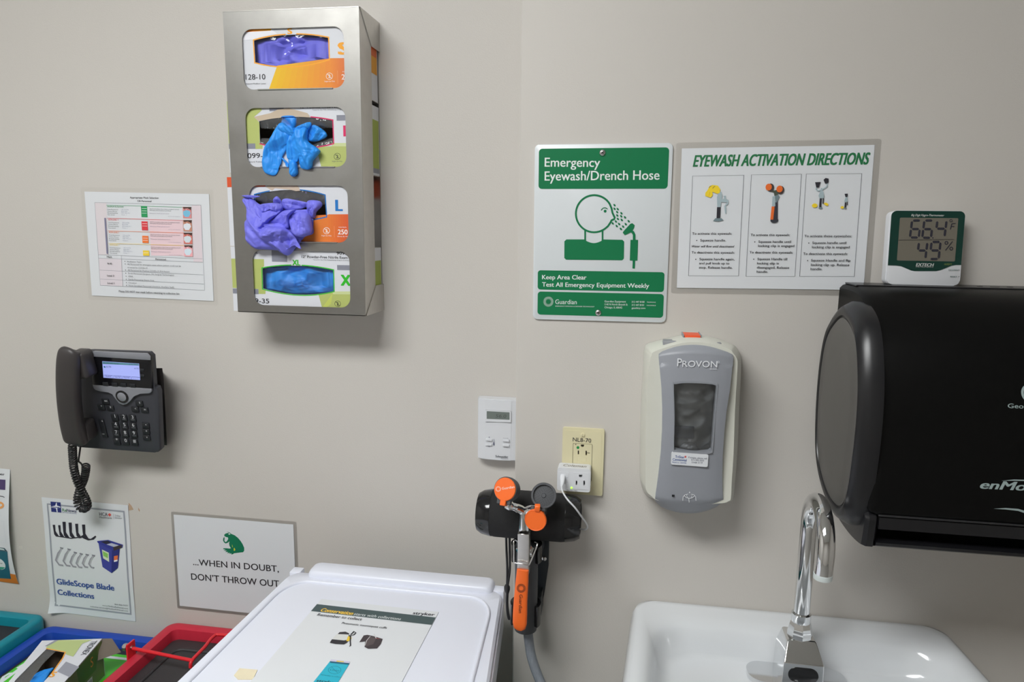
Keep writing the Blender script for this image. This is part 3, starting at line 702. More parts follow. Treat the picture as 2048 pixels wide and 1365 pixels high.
for i, sp in enumerate(spec):
    a, b, c_, d = wins[i]
    v0, v1 = c_-.0092, c_+.1165
    if i: v1 = min(v1, wins[i-1][2]-.0108)
    if i == 3: v0 = -HH/2+.0015; v1 = min(v0+.122, wins[2][2]-.0108)
    FB = Frame(FH.O-FH.n*.0045)
    t = empty('glove_box', sp['lab'], 'glove box', FB, 'glove boxes in the steel holder')
    p = Print(FB, sp['c'], h=.0006)
    hole = barrel(p, *sp['b'])
    x0, x1 = sp['x']
    obj('front_face', prism([(x0, v0), (x1, v0), (x1, v1), (x0, v1)], -.0005, .0004, holes=[hole]), CARTON, t)
    sh = box(x0, x1, v0, v1, -.0915, -.0004)
    for f in list(sh.faces):
        if f.calc_center_median().z > -.001: sh.faces.remove(f)
    obj('carton', sh, CARTON, t)
    sh = box(x0+.0008, x1-.0008, v0+.0008, v1-.0008, -.0907, -.0006)
    for f in list(sh.faces):
        if f.calc_center_median().z > -.001: sh.faces.remove(f)
    obj('inner_lining', sh, CARTIN, t)
    LIME, LIME2, GRY = (172, 182, 104), (194, 204, 148), (128, 130, 142)
    WHT = (240, 240, 240); O1, O2, Y1 = (222, 112, 40), (232, 150, 30), (224, 182, 20)
    def band(part, poly, ca, cb, axis, n=10, pr=p):
        """printed blend between two inks, cut across the x range of a convex band given as left/right edges"""
        (l0, l1), (r0, r1) = poly; pr.k += 1; pr.hold = True
        for k in range(n):
            f0, f1 = k/n, (k+1)/n; mixf = lambda A, B, f: (A[0]+(B[0]-A[0])*f, A[1]+(B[1]-A[1])*f)
            col = tuple(int(ca[j]+(cb[j]-ca[j])*(k+.5)/n) for j in range(3))
            pr.poly(part, col, [mixf(l0, r0, f0), mixf(l0, r0, f1), mixf(l1, r1, f1), mixf(l1, r1, f0)])
        pr.hold = False
    def single_use(pr, x, y, r, col):
        pr.ring('symbol_print', col, x, y, r, 6, n=24); pr.line('symbol_print', col, [(x-.68*r, y-.68*r), (x+.68*r, y+.68*r)], 6)
        pr.text('symbol_print', col, '2', x-.33*r, y+.55*r, x+.33*r, 1.05*r, bold=.01)
    def rim_line(pr, gap):
        o2 = grow(hole, .0021); o1 = grow(hole, .0001); n = len(o1)
        for k in range(n):
            m_ = (Vector(o1[k])+Vector(o1[(k+1) % n]))/2
            g0, g1 = (Vector(pr.L(*gap[0])), Vector(pr.L(*gap[1]))) if gap else (None, None)
            if gap and g0.x < m_.x < g1.x and m_.y > (v0+v1)/2: continue
            pr.hold = k > 0; pr.poly('rim_print', sp['rim'], [o1[k], o2[k], o2[(k+1) % n], o1[(k+1) % n]], True); pr.hold = False
    if i in (0, 2):
        if i == 0:
            band('colour_print', (((720, 780), (570, 1210)), ((1640, 652), (1640, 1210))), Y1, (224, 132, 40), 0); band('colour_print', (((1640, 652), (1640, 1210)), ((1990, 650), (1990, 1210))), (224, 132, 40), (206, 96, 52), 0)
            p.poly('colour_print', (226, 226, 232), [(100, 210), (640, 175), (720, 235), (420, 300), (320, 335), (100, 345)])
            band('colour_print', (((100, 60), (100, 212)), ((660, 60), (610, 182))), O1, (232, 168, 20), 0)
            rim_line(p, ((865, 240), (1010, 240)))
            p.text('size_text', sp['rim'], 'S', 903, 238, 970, 92, bold=.05); p.text('size_text', sp['rim'], 'S', 1775, 588, 1925, 200, bold=.05)
            p.text('number_text', K0, '9128-10', 98, 1022, 520, 90, bold=.008, y1=1014); p.text('small_text', KG, 'With Natural Rubber Latex', 96, 1103, 528, 24, y1=1096)
            single_use(p, 1612, 960, 55, WHT); p.text('small_text', WHT, 'Single Use Only', 1528, 1060, 1705, 22); p.text('number_text', WHT, '250', 1822, 1018, 2000, 88, bold=.006); p.text('small_text', WHT, 'CONTENTS', 1835, 893, 1990, 18); p.line('small_text', (232, 190, 130), [(1748, 865), (1756, 1085)], 3)
        else:
            band('colour_print', (((330, 700), (330, 1100)), ((1500, 640), (1500, 1100))), (228, 150, 44), (222, 118, 44), 0); band('colour_print', (((1500, 634), (1500, 1100)), ((1900, 632), (1900, 1100))), (222, 118, 44), (206, 76, 36), 0)
            p.poly('colour_print', (206, 78, 36), [(-200, -100), (500, -100), (490, 190), (60, 195), (-200, 200)])
            p.poly('torn_board_print', (196, 178, 160), [(490, 195), (560, 150), (990, 150), (1060, 255), (980, 262), (900, 240), (640, 215), (600, 255)])
            rim_line(p, ((590, 240), (1050, 240)))
            p.text('size_text', (10, 110, 186), 'L', 1624, 577, 1720, 172, bold=.05)
            single_use(p, 1470, 898, 50, WHT); p.text('small_text', WHT, 'Single Use Only', 1390, 985, 1550, 20); p.text('number_text', WHT, '250', 1655, 955, 1808, 76, bold=.014); p.text('small_text', WHT, 'CONTENTS', 1665, 850, 1790, 16); p.text('small_text', WHT, 'Gloves By Weight', 1645, 997, 1860, 18); p.line('small_text', (236, 170, 120), [(1594, 822), (1598, 1005)], 3)
    else:
        if i == 1:
            p.poly('colour_print', LIME, [(-300, -60), (350, 100), (370, 180), (240, 290), (330, 385), (340, 740), (390, 770), (382, 835), (265, 838), (260, 745), (-300, 745)]); p.rect('colour_print', GRY, -300, 745, 262, 836); p.rect('colour_print', GRY, 500, 60, 745, 190); p.rect('colour_print', GRY, 1648, 258, 1900, 352)
            p.poly('torn_board_print', (190, 172, 150), [(235, 290), (520, 225), (640, 165), (830, 140), (1150, 225), (1190, 275), (1190, 300), (920, 282), (560, 318), (310, 362)])
            p.poly('colour_print', LIME2, [(1565, 735), (1960, 735), (1960, 800), (1565, 795)]); p.poly('colour_print', LIME, [(1300, 800), (1570, 790), (1960, 795), (1960, 1200), (1400, 1200)]); p.rect('colour_print', (206, 28, 92), 1762, 436, 1900, 622)
            rim_line(p, ((300, 300), (1190, 280)))
            p.text('heading_text', K0, '12" Powder-Free Nitrile Exam', 1035, 144, 1960, 40, bold=.012); p.text('small_text', KG, 'Tested For Use With Chemotherapy Drugs in Accordance', 1235, 180, 1900, 20)
            p.text('number_text', K0, '9099-20', 60, 994, 540, 84, bold=.008); p.text('small_text', KG, 'With Natural Rubber Latex', 50, 1068, 490, 24)
            single_use(p, 1660, 966, 55, K0); p.text('small_text', KG, 'Single Use Only', 1570, 1058, 1748, 20)
        else:
            p.poly('colour_print', LIME, [(-300, 255), (352, 268), (356, 400), (318, 425), (322, 815), (385, 850), (380, 916), (255, 915), (250, 822), (-300, 800)]); p.rect('colour_print', GRY, -300, 818, 252, 912); p.rect('colour_print', GRY, 497, 60, 782, 316); p.rect('colour_print', GRY, 1716, 380, 2020, 472)
            p.poly('colour_print', LIME2, [(1630, 868), (2020, 868), (2020, 930), (1630, 920)]); p.poly('colour_print', LIME, [(1370, 930), (1630, 890), (1640, 920), (2020, 925), (2020, 1230), (1450, 1230)]); p.poly('colour_print', (186, 196, 96), [(1430, 1180), (1570, 990), (1630, 905), (1600, 1100), (1470, 1200)])
            rim_line(p, ((850, 385), (1055, 385)))
            p.text('size_text', sp['rim'], 'XL', 888, 378, 1026, 98, bold=.05, y1=382); p.text('size_text', (40, 176, 30), 'XL', 1795, 756, 2075, 195, bold=.05)
            p.text('heading_text', K0, '12" Powder-Free Nitrile Exam', 1056, 243, 1912, 46, bold=.008, y1=262); p.text('small_text', KG, 'Tested For Use With Chemotherapy Drugs in Accordance', 1268, 285, 1960, 18, y1=300)
            p.text('number_text', K0, '9099', 1708, 182, 1905, 52, bold=.01); p.text('number_text', K0, 'X', 180, 165, 235, 50, bold=.01); p.text('number_text', K0, '9099-35', -40, 1075, 452, 84, bold=.008)
            single_use(p, 1727, 1097, 54, K0)
    p.clip = [(Vector((x0+.0003, 0, 0)), Vector((-1, 0, 0))), (Vector((x1-.0003, 0, 0)), Vector((1, 0, 0))), (Vector((0, v0, 0)), Vector((0, -1, 0))), (Vector((0, v1, 0)), Vector((0, 1, 0)))]
    p.build(t)
    # print on the end panels that shows beyond the holder's edges
    for side, xs in ((1, x1+.0004), (-1, x0-.0004)):
        bm = bm_new(); cols = []
        pal = [((206, 100, 50), .62, 1), ((214, 150, 40), .38, .62)] if i == 0 else [((204, 80, 40), .74, 1)] if i == 2 else [((150, 165, 70), .1, .8), ((128, 130, 142), .03, .1)]
        for col, f0, f1 in pal:
            vs = [bm.verts.new((xs, v0+(v1-v0)*f, z)) for f, z in ((f0, -.088), (f0, -.004), (f1, -.004), (f1, -.088))]
            q = bm.faces.new(vs); q.material_index = len(cols); cols.append(col)
        obj('end_print', bm, [ink(q) for q in cols], t)
    # film over the opening
    if i in (0, 3):
        cx = sum(q[0] for q in hole)/len(hole); cy = sum(q[1] for q in hole)/len(hole)
        loops = []
        for k in range(1, 9):
            s_ = k/8; loops.append([Vector((cx+(q[0]-cx)*s_, cy+(q[1]-cy)*s_, -.0012+.001*(1-s_*s_)+.0012*wrinkle(cx+(q[0]-cx)*s_, cy+(q[1]-cy)*s_, i, 60)*(1-s_))) for q in hole])
        obj('film', loft(loops, True, False), FILM, t, 80, 'clear plastic film over the opening')
    else:
        half = len(hole)//2; bot = hole[:half]; tp = hole[half:]
        for nm, edge, dep in (('film', bot, .018 if i == 1 else .004), ('film', tp[::-1], -.021 if i == 1 else -.03)):
            def ff(u, v, e=edge, dd=dep):
                k = u*(len(e)-1); j = min(int(k), len(e)-2); q = Vector(e[j]).lerp(Vector(e[j+1]), k-j)
                y = q.y+dd*v*(.55+.45*math.sin(math.pi*u))
                return Vector((q.x, y, -.001-.006*v*v+.0012*wrinkle(q.x, y, 5+i, 70)))
            obj(nm, gridmesh(30, 8, ff), GREYFILM, t, 80, 'loose plastic film at the opening')
    boxes.append((t, FB, hole, p, wins[i]))
def glove(name, lab, mat_, FB, lobes, cr_, grp='nitrile gloves in the boxes'):
    t = empty(name, lab, 'glove', FB, grp); bms = []
    pr = Print(FB, cr_, h=0)
    bx_ = [b for b in boxes if b[1] is FB][0]; hole = [Vector((q[0], q[1])) for q in bx_[2]]; wa, wb2, wc, wd = bx_[4]
    def inpoly(x, y):
        r = False
        for k in range(len(hole)):
            a, b = hole[k], hole[k-1]
            if (a.y > y) != (b.y > y) and x < (b.x-a.x)*(y-a.y)/(b.y-a.y)+a.x: r = not r
        return r
    def floor(x, y):
        if wc-.004 < y < wc+.004: return .0067                                   # over the window's lip
        if x < wa+.004 or x > wb2-.004 or y < wc or y > wd-.003: return .0049    # over the steel front
        return -1 if inpoly(x, y) else .0012                                     # in the opening, or on the carton
    for k, (pts, h0, th, amp, sc) in enumerate(lobes):
        q = [pr.F.px(*cr_(*a), h0) for a in pts]
        bms.append(cushion([(v.x, v.y) for v in q], h0, th, amp, sc, k+len(lobes), floor=floor))
    o = obj('nitrile_skin', merge(*bms), mat_, t, 75); return t
# folded gloves behind the film
for i, m_, nm, lab in ((0, PURPLE, 'purple', 'purple nitrile gloves folded behind the film of the orange S box'), (3, BLUEN, 'blue', 'blue nitrile gloves folded behind the film of the green XL box')):
    t, FB, hole, p, _w = boxes[i]
    cx = sum(q[0] for q in hole)/len(hole); cy = sum(q[1] for q in hole)/len(hole)
    n_ = len(hole); loops = []
    for k in range(1, 31):
        s_ = k/30*1.12; lp = []
        for q in hole:
            x = cx+(q[0]-cx)*s_; y = cy+(q[1]-cy)*s_
            am = .010 if i == 0 else .006
            # broad overlapping folds plus creases
            fold = math.sin((x*.35+y)*(95 if i == 0 else 70)+3*noise.noise(Vector((x*30, y*30, i))))*.003
            lp.append(Vector((x, y, min(-.0034, -.0078-am*.5+am*wrinkle(x*.6, y, 11+i, 30)+fold-(.006*max(0, s_-.95)/.17)))))
        loops.append(lp)
    g_ = empty('nitrile_glove', lab, 'glove', FB, 'nitrile gloves in the boxes')
    rim_ = loops[-1]; loops += [[Vector((cx+(v.x-cx)*f, cy+(v.y-cy)*f, -.03)) for v in rim_] for f in (1, .1)]
    obj('folded_skin', loft(loops), m_, g_, 50)
B2 = [([(760, 292), (960, 292), (968, 400), (900, 560), (760, 530), (700, 400)], -.006, .004, .003, 40),
      ([(1150, 490), (1220, 430), (1310, 440), (1440, 530), (1475, 620), (1330, 700), (1190, 710), (1150, 640)], .002, .009, .007, 60),
      ([(690, 400), (790, 420), (860, 560), (960, 660), (820, 700), (800, 820), (720, 960), (690, 1100), (620, 1270), (530, 1290), (420, 1230), (385, 1090), (400, 960), (430, 820), (520, 680), (580, 580)], .006, .008, .005, 38),
      ([(960, 500), (1150, 480), (1170, 700), (1340, 830), (1370, 900), (1250, 1040), (1230, 1150), (1150, 1190), (1030, 1150), (1000, 1000), (960, 1060), (850, 1030), (800, 960), (810, 700)], .009, .009, .008, 42),
      ([(840, 1010), (960, 1060), (985, 1180), (985, 1260), (930, 1308), (880, 1295), (855, 1220)], .007, .007, .003, 40),
      ([(700, 980), (740, 1000), (830, 1090), (840, 1150), (800, 1130), (740, 1040)], .004, .003, .002, 60),
      ([(780, 430), (880, 550), (1020, 480), (1180, 378), (1215, 425), (1150, 520), (1000, 610), (940, 650), (740, 580), (650, 520), (680, 420)], .010, .007, .005, 50)]
glove('nitrile_glove', 'blue nitrile glove hanging crumpled out of the magenta rimmed box', BLUEN, boxes[1][1], B2, crop(480, 200, 8.53))
B3 = [([(770, 430), (820, 380), (960, 400), (1170, 450), (1190, 500), (1000, 570), (820, 570)], -.004, .008, .004, 50),
      ([(620, 400), (680, 345), (745, 420), (740, 490), (640, 480)], -.004, .005, .003, 50),
      ([(1180, 430), (1260, 405), (1380, 430), (1400, 500), (1310, 600), (1290, 680), (1220, 690), (1170, 560)], .002, .008, .005, 50),
      ([(120, 420), (150, 370), (240, 360), (390, 470), (560, 480), (720, 480), (780, 560), (1000, 560), (1180, 560), (1240, 640), (1250, 860), (1240, 950), (1110, 1000), (1040, 1120), (1000, 1150), (880, 1290), (770, 1260), (730, 1220), (500, 1200), (360, 1185), (220, 1060), (200, 900), (190, 770), (220, 690), (200, 540)], .006, .014, .011, 34),
      ([(108, 335), (250, 325), (390, 345), (320, 365), (200, 368)], .010, .003, .002, 60),
      ([(340, 520), (420, 470), (600, 450), (740, 470), (780, 530), (720, 600), (600, 560), (450, 600), (360, 570)], .013, .009, .005, 48),
      ([(280, 870), (380, 640), (660, 550), (720, 600), (560, 740), (450, 850), (330, 920)], .019, .007, .007, 52),
      ([(540, 800), (740, 600), (900, 560), (980, 570), (880, 680), (860, 860), (700, 830)], .019, .008, .007, 52),
      ([(880, 700), (980, 600), (1180, 620), (1240, 800), (1230, 940), (1080, 1000), (940, 930)], .017, .009, .009, 46),
      ([(400, 920), (520, 830), (640, 830), (800, 850), (920, 940), (1000, 1080), (1055, 1192), (960, 1130), (800, 1210), (740, 1240), (560, 1100), (430, 1010)], .022, .009, .009, 46)]
glove('nitrile_glove', 'purple nitrile gloves hanging crumpled out of the torn orange box', PURPLE, boxes[2][1], B3, crop(470, 350, 8.03))

# ------------------------------------------------------------------ telephone
w_ = Frame((0, YL-.062, 0)).px(255, 900); w2 = Frame((0, YL-.108, 0)).px(243, 706)
pb = Vector((w_.x, YL-.062, w_.y)); pt = Vector((w2.x, YL-.108, w2.y))
mid = (pb+pt)/2
FP = Frame((mid.x, mid.y, mid.z), (1, 0, -.006), (pt-pb)-Vector(((pt-pb).x, 0, 0)))
phone = empty('desk_telephone', 'dark grey office telephone with lit screen hung on the wall', 'telephone', FP)
ck = crop(90, 680, 3.792)
PHG = mat('phone_charcoal', rgb(60, 61, 68, k=1.0), rough=.5, var=.04, bump=.06, bscale=1200)
PHD = mat('phone_dark_grey', rgb(66, 62, 62, k=.9), rough=.42, var=.04, bump=.05, bscale=1000)
SILV = mat('phone_silver', rgb(150, 152, 160, k=1.1), rough=.35, metal=.3)
KEYM = mat('phone_key_black', rgb(34, 36, 40, k=1), rough=.4)
SCRN = mat('phone_screen_lit', rgb(120, 130, 190), rough=.2, var=.03, emit=rgb(166, 176, 238), estr=.75)
def pl(pts, h=0, cr_=ck, fr_=FP): return [tuple(fr_.px(*cr_(*q), h)[:2]) for q in pts]
obj('body', prism(pl([(215, 805), (190, 600), (300, 90), (340, 88), (780, 104), (806, 130), (822, 360), (846, 368), (858, 400), (876, 835), (855, 856), (835, 856), (260, 815)]), -.013, 0, bev=.003, seg=3), PHG, phone, 50)
obj('wall_bracket', loft([[Vector((q[0], q[1], h_)) for q in pl(pts, h_)] for h_, pts in ((-.03, [(790, 215), (890, 215), (900, 300), (925, 800), (830, 800)]), (-.045, [(700, 215), (885, 215), (893, 300), (925, 800), (700, 800)]))]), PHD, phone, label='dark wall mounting bracket')
bx = FP.px(*ck(640, 500), -.045)
wl = FP.M().inverted()
def onwall(x, y):
    q = Frame((0, YL, 0)).px(*ck(x, y)); return wl@Vector((q.x, YL-.0005, q.y))
fr_pts = pl([(560, 225), (880, 218), (918, 790), (580, 790)], -.043)
obj('bracket_foot', loft([[Vector((q[0], q[1], -.043)) for q in fr_pts], [onwall(600, 250), onwall(888, 240), onwall(926, 800), onwall(620, 800)]]), PHD, phone)
obj('display_module', prism(pl([(345, 130), (352, 96), (372, 90), (775, 106), (800, 128), (812, 372), (800, 388), (370, 372), (356, 340)], .004), -.004, .004, bev=.0015), mat('phone_display_black', (.008, .008, .01, 1), rough=.12, var=.02), phone, 50)
obj('silver_band', prism(pl([(352, 94), (372, 88), (775, 104), (796, 128), (797, 156), (348, 128)], .0052), .003, .0052, bev=.0006), SILV, phone, 40)
wing = [(360, 343), (808, 372), (806, 396), (790, 408), (720, 408), (672, 428), (650, 462), (620, 488), (590, 496), (560, 484), (534, 448), (510, 412), (480, 398), (420, 392), (382, 382), (368, 368)]
obj('silver_wing', prism(pl(wing, .0045), -.001, .0045, bev=.0006), SILV, phone, 40)
q = FP.px(*ck(586, 431), .0045); sc_ = (FP.px(*ck(632, 431), .0045)-q).length
nav = obj('navigation_ring', lathe([(sc_*.98, .003), (sc_*.98, .0062), (sc_*.8, .0066), (sc_*.72, .006)], (q.x, q.y, 0), (0, 0, 1), 32), BLACKG, phone, 40)
obj('select_button', lathe([(sc_*.7, .004), (sc_*.7, .0066), (sc_*.5, .0076), (0, .0078)], (q.x, q.y, 0), (0, 0, 1), 28), SILV, nav, 40)
scr = obj('screen', prism(pl([(434, 164), (712, 182), (721, 306), (443, 288)], .0046), .0038, .0046), SCRN, phone, label='lit pale blue display')
p = Print(FP, ck, h=.0048)
p.poly('screen_print', (96, 150, 166), [(436, 166), (711, 183), (712, 196), (437, 184)]); p.text('screen_print', (60, 80, 120), '16:15 04/12/21', 444, 180, 560, 9, y1=187); p.text('screen_print', (60, 80, 120), '615-3421', 638, 192, 708, 9, y1=196)
p.ell('screen_print', (60, 130, 150), 452, 206, 7); p.text('screen_print', (50, 60, 110), '6170', 466, 210, 502, 12); p.text('screen_print', (70, 80, 130), '6170', 678, 222, 710, 10)
for x0, s_ in ((450, 'Redial'), (519, 'New Call'), (588, 'Fwd All'), (658, '...')):
    y_ = 268+(x0-450)*.066; p.line('screen_print', (110, 120, 190), [(x0, y_+18), (x0, y_), (x0+62, y_+4), (x0+62, y_+22)], 2.5); p.text('screen_print', (60, 66, 130), s_, x0+12, y_+15, x0+52, 10)
p.text('logo_text', (120, 122, 130), 'cisco', 540, 134, 582, 11, bold=.02, y1=136)
for k, hh in enumerate((6, 12, 7, 4, 7, 12, 6)): p.line('logo_text', (120, 122, 130), [(541+k*6.6, 122), (541+k*6.6, 122-hh)], 2.6)
p.build(phone, .3)
def key(x, y, wk, hk, txt='', sz=22, nm='key', m_=None, h=.003):
    a = FP.px(*ck(x-wk/2, y), 0); b = FP.px(*ck(x+wk/2, y), 0); c0 = FP.px(*ck(x, y+hk/2), 0); d0 = FP.px(*ck(x, y-hk/2), 0)
    o = obj(nm, box(a.x, b.x, c0.y, d0.y, -.001, h, .0014, 3), m_ or KEYM, phone, 50)
    if txt:
        pk = Print(FP, ck, h=h+.0002); tv = text_mesh(txt, .006)[0]; nat = (max(q[0] for q in tv)-min(q[0] for q in tv))/CAP*sz*.5
        pk.text('key_text', (206, 208, 212), txt, x-nat, y+4, x+nat, sz, bold=.006)
        if txt.isdigit() and txt not in '10': pk.text('key_text', (150, 152, 158), {'2': 'ABC', '3': 'DEF', '4': 'GHI', '5': 'JKL', '6': 'MNO', '7': 'PQRS', '8': 'TUV', '9': 'WXYZ'}[txt], x-12, y+16, x+14, 7)
        pk.build(o)
    return o
for r_, row in enumerate(('123', '456', '789', '*0#')):
    for c_, s_ in enumerate(row): key(533+r_*5+c_*66.5, 587+r_*60.5+c_*3.5, 52, 50, s_, 24)
for x, y, s_ in ((462, 465, 'oo'), (430, 509, '*'), (498, 515, 'll'), (719, 482, 'll'), (687, 526, '<'), (759, 531, 'm'), (767, 648, '<'), (770, 693, 'o'), (774, 741, 'x')): key(x, y, 54, 40, s_, 14)
key(444, 668, 40, 138); pk = Print(FP, ck, h=.0032); pk.text('key_text', (200, 202, 206), '+', 430, 626, 442, 16); pk.text('key_text', (200, 202, 206), '-', 436, 720, 452, 16); pk.build(phone)
for x, y in ((386, 204), (388, 244), (747, 224), (749, 267)): key(x, y, 32, 20, h=.0058)
for x, y in ((471, 329), (540, 333), (607, 337), (676, 341)): key(x, y, 42, 28, h=.0058)
# handset
hp = [(192, 66, 34), (186, 80, 36), (184, 130, 38), (180, 210, 40), (178, 320, 42), (182, 430, 42), (192, 540, 40), (208, 640, 38), (228, 720, 36), (242, 765, 34), (248, 785, 33)]
hw = [30, 62, 74, 78, 79, 79, 80, 82, 84, 82, 50]
path = [FP.px(*ck(x, y), h/1000) for x, y, h in hp]
u1 = FP.px(*ck(301, 300), .04).x-FP.px(*ck(201, 300), .04).x
obj('handset', sweep(catmull(path, 3), [a.x for a in catmull([(v/100*u1, 0, 0) for v in hw], 3)], [a.x for a in catmull([(v, 0, 0) for v in (.006, .012, .014, .014, .0135, .0135, .0135, .014, .0145, .0135, .007)], 3)], (1, 0, 0), 28, 2.8), PHD, phone, 60)
for (x0, y0, x1, y1) in ((235, 85, 318, 292), (262, 615, 334, 768)):
    a = FP.px(*ck(x0, y1), .03); b = FP.px(*ck(x1, y0), .02)
    obj('handset_cup', box(a.x, b.x, a.y, b.y, .002, .036, .007, 3), PHD, phone, 60)
# coiled cord
cl = [(205, 780, .03), (208, 830, .028), (212, 900, .026), (220, 980, .024), (240, 1060, .024), (275, 1140, .022), (310, 1210, .02), (322, 1262, .018), (295, 1286, .018), (258, 1265, .018), (245, 1210, .016), (262, 1140, .012), (292, 1070, .01), (308, 1000, .01), (310, 950, .012)]
pts = catmull([FP.px(*ck(x, y), h) for x, y, h in cl], 40)
N_ = Vector((1, 0, 0)); hel = []; L_ = 0
for k in range(len(pts)-1):
    t_ = (pts[k+1]-pts[k]); L_ += t_.length; t_.normalize(); N_ = (N_-t_*N_.dot(t_)).normalized(); B_ = t_.cross(N_)
    ph = L_/.0060*2*math.pi; rad = .0066 if k > 30 else .0066*min(1, k/30+.3)
    hel.append(pts[k]+(N_*math.cos(ph)+B_*math.sin(ph))*rad)
hel = catmull(hel[::1], 2)
tail = catmull([hel[-1]]+[FP.px(*ck(x, y), h) for x, y, h in ((270, 935, .012), (255, 920, .01), (262, 860, .006), (270, 800, .004), (268, 790, 0))], 6)
obj('coiled_cord', tube(hel+tail[1:], .0019, 6), BLACKP, phone, 60, 'black coiled handset cord')

# ------------------------------------------------------------------ thermostat
ct = crop(930, 780, 5.933)
FT = Frame((0, YL-.026, 0)); a = FT.px(*ct(135, 825)); b = FT.px(*ct(655, 130))
FT = Frame(((a.x+b.x)/2, YL-.026, (a.y+b.y)/2)); tw, th_ = (b.x-a.x), (b.y-a.y)
th = empty('thermostat', 'white wall thermostat with small grey display at the wall corner', 'thermostat', FT)
prof = [(-tw/2, -.014), (-tw/2+.002, -.006), (-tw/2+.012, -.0025), (0, 0), (tw/2-.012, -.0025), (tw/2-.002, -.006), (tw/2, -.014)]
bm = loft([[Vector((x, -th_/2+(.003 if x_ in (0,) else 0)+(.0 if True else 0), h)) for x_, (x, h) in enumerate(prof)]+[Vector((tw/2, -th_/2, -.0255)), Vector((-tw/2, -th_/2, -.0255))], [Vector((x, th_/2, h)) for x, h in prof]+[Vector((tw/2, th_/2, -.0255)), Vector((-tw/2, th_/2, -.0255))]])
bmesh.ops.bevel(bm, geom=[e for e in bm.edges if abs(e.verts[0].co.y-e.verts[1].co.y) < 1e-4], offset=.0016, segments=2, affect='EDGES', clamp_overlap=True)
TW = mat('thermostat_white', rgb(206, 208, 212, k=KP), rough=.4, var=.015)
obj('housing', bm, TW, th, 30)
def tl_(pts, h): return pl(pts, h, ct, FT)
ca, cb_ = FT.px(*ct(233, 480)).x, FT.px(*ct(546, 480)).x; kk_ = .0025/(tw/2-.012)
for y0_, y1_ in ((-th_/2+.0012, FT.px(*ct(395, 389)).y-.0004), (FT.px(*ct(395, 389)).y+.0004, FT.px(*ct(395, 249)).y-.0004), (FT.px(*ct(395, 249)).y+.0004, th_/2-.0012)):
    obj('front_panel', loft([[Vector((x, y, h)) for x, h in ((ca, -.004), (ca, .0006+ca*kk_), (0, .0006), (cb_, .0006-cb_*kk_), (cb_, -.004))] for y in (y0_, y1_)]), TW, th, 30)
obj('display_bezel', prism(tl_([(243, 243), (545, 260), (545, 385), (243, 378)], .001), -.004, .0017, holes=[tl_([(258, 254), (530, 268), (530, 358), (258, 346)][::-1], .001)]), TW, th)
obj('display', prism(tl_([(256, 252), (532, 266), (532, 360), (256, 348)], 0), -.004, .0009), mat('lcd_grey', rgb(104, 112, 108, k=1.2), rough=.2), th)
p = Print(FT, ct, h=.0011)
p.text('display_text', (66, 72, 70), '56.0', 362, 330, 490, 38, shear=.15, y1=335)
p.text('logo_text', (60, 64, 72), 'Schneider', 362, 803, 512, 25, bold=.015, y1=810); p.text('logo_text', (110, 114, 122), 'Electric', 428, 820, 510, 12, y1=824)
p.text('button_text', (110, 114, 122), 'Override', 450, 578, 514, 9, y1=580); p.poly('button_text', (80, 86, 110), [(279, 568), (296, 568), (288, 555)]); p.poly('button_text', (80, 86, 110), [(277, 670), (292, 671), (285, 682)]); p.text('button_text', (110, 114, 122), '\u00b0F/\u00b0C', 460, 688, 508, 11)
p.poly('button_text', (84, 88, 110), [(336, 612), (348, 612), (350, 655), (342, 664), (334, 655)]); p.line('button_text', (160, 164, 172), [(342, 585), (342, 625)], 10)
p.build(th)
for x, y in ((286, 593), (284, 650), (489, 603), (487, 661)):
    q = FT.px(*ct(x, y)); obj('button', box(q.x-.0066, q.x+.0066, q.y-.0022, q.y+.0022, -.002, .0028, .0012, 2), TW, th, 40)
# ------------------------------------------------------------------ outlet
co = crop(930, 780, 5.933)
FW = Frame((0, YR, 0)); q = FW.px(*co(1400, 850)); FO = Frame((q.x, YR, q.y))
outlet = empty('wall_outlet', 'ivory wall outlet with plate marked in black and a green dot', 'outlet', FO)
IV = mat('ivory_plastic', rgb(205, 198, 164, k=1.2), rough=.4, var=.02)
def ol(pts, h=0): return pl(pts, h, co, FO)
a = ol([(1152, 850), (1644, 850), (1400, 455), (1400, 1240)], .003)
ox0, ox1, oy1, oy0 = a[0][0], a[1][0], a[2][1], a[3][1]
rb = ol([(1276, 850), (1508, 850), (1400, 635), (1400, 1085)], .004); rx0, rx1, ry1, ry0 = rb[0][0], rb[1][0], rb[2][1], rb[3][1]
bm = prism(rrect(ox0, ox1, oy0, oy1, .003, 3), 0, .0055, holes=[rrect(rx0, rx1, ry0, ry1, .002, 2)])
obj('cover_plate', bm, IV, outlet, 30)
fr_ = loft([[Vector((x, y, h_)) for x, y in rrect(ox0+d, ox1-d, oy0+d, oy1-d, .003, 3)] for d, h_ in ((0, .0003), (.0, .0035), (.0016, .0055), (.0042, .0062))], True, False)
obj('plate_bevel', prism(rrect(ox0+.0042, ox1-.0042, oy0+.0042, oy1-.0042, .002, 3), .005, .0061, holes=[rrect(rx0, rx1, ry0, ry1, .002, 2)]), IV, outlet); fr_.free()
def hole_(fr, cr_, pts, h=.0066): return [tuple(fr.px(*cr_(*q), h)[:2]) for q in pts]
def rp_(x0, y0, x1, y1): return [(x0, y0), (x1, y0), (x1, y1), (x0, y1)]
GND = lambda x, y: [(x-20, y-16), (x+20, y-15), (x+19, y+3), (x+9, y+16), (x-9, y+15), (x-20, y+3)]
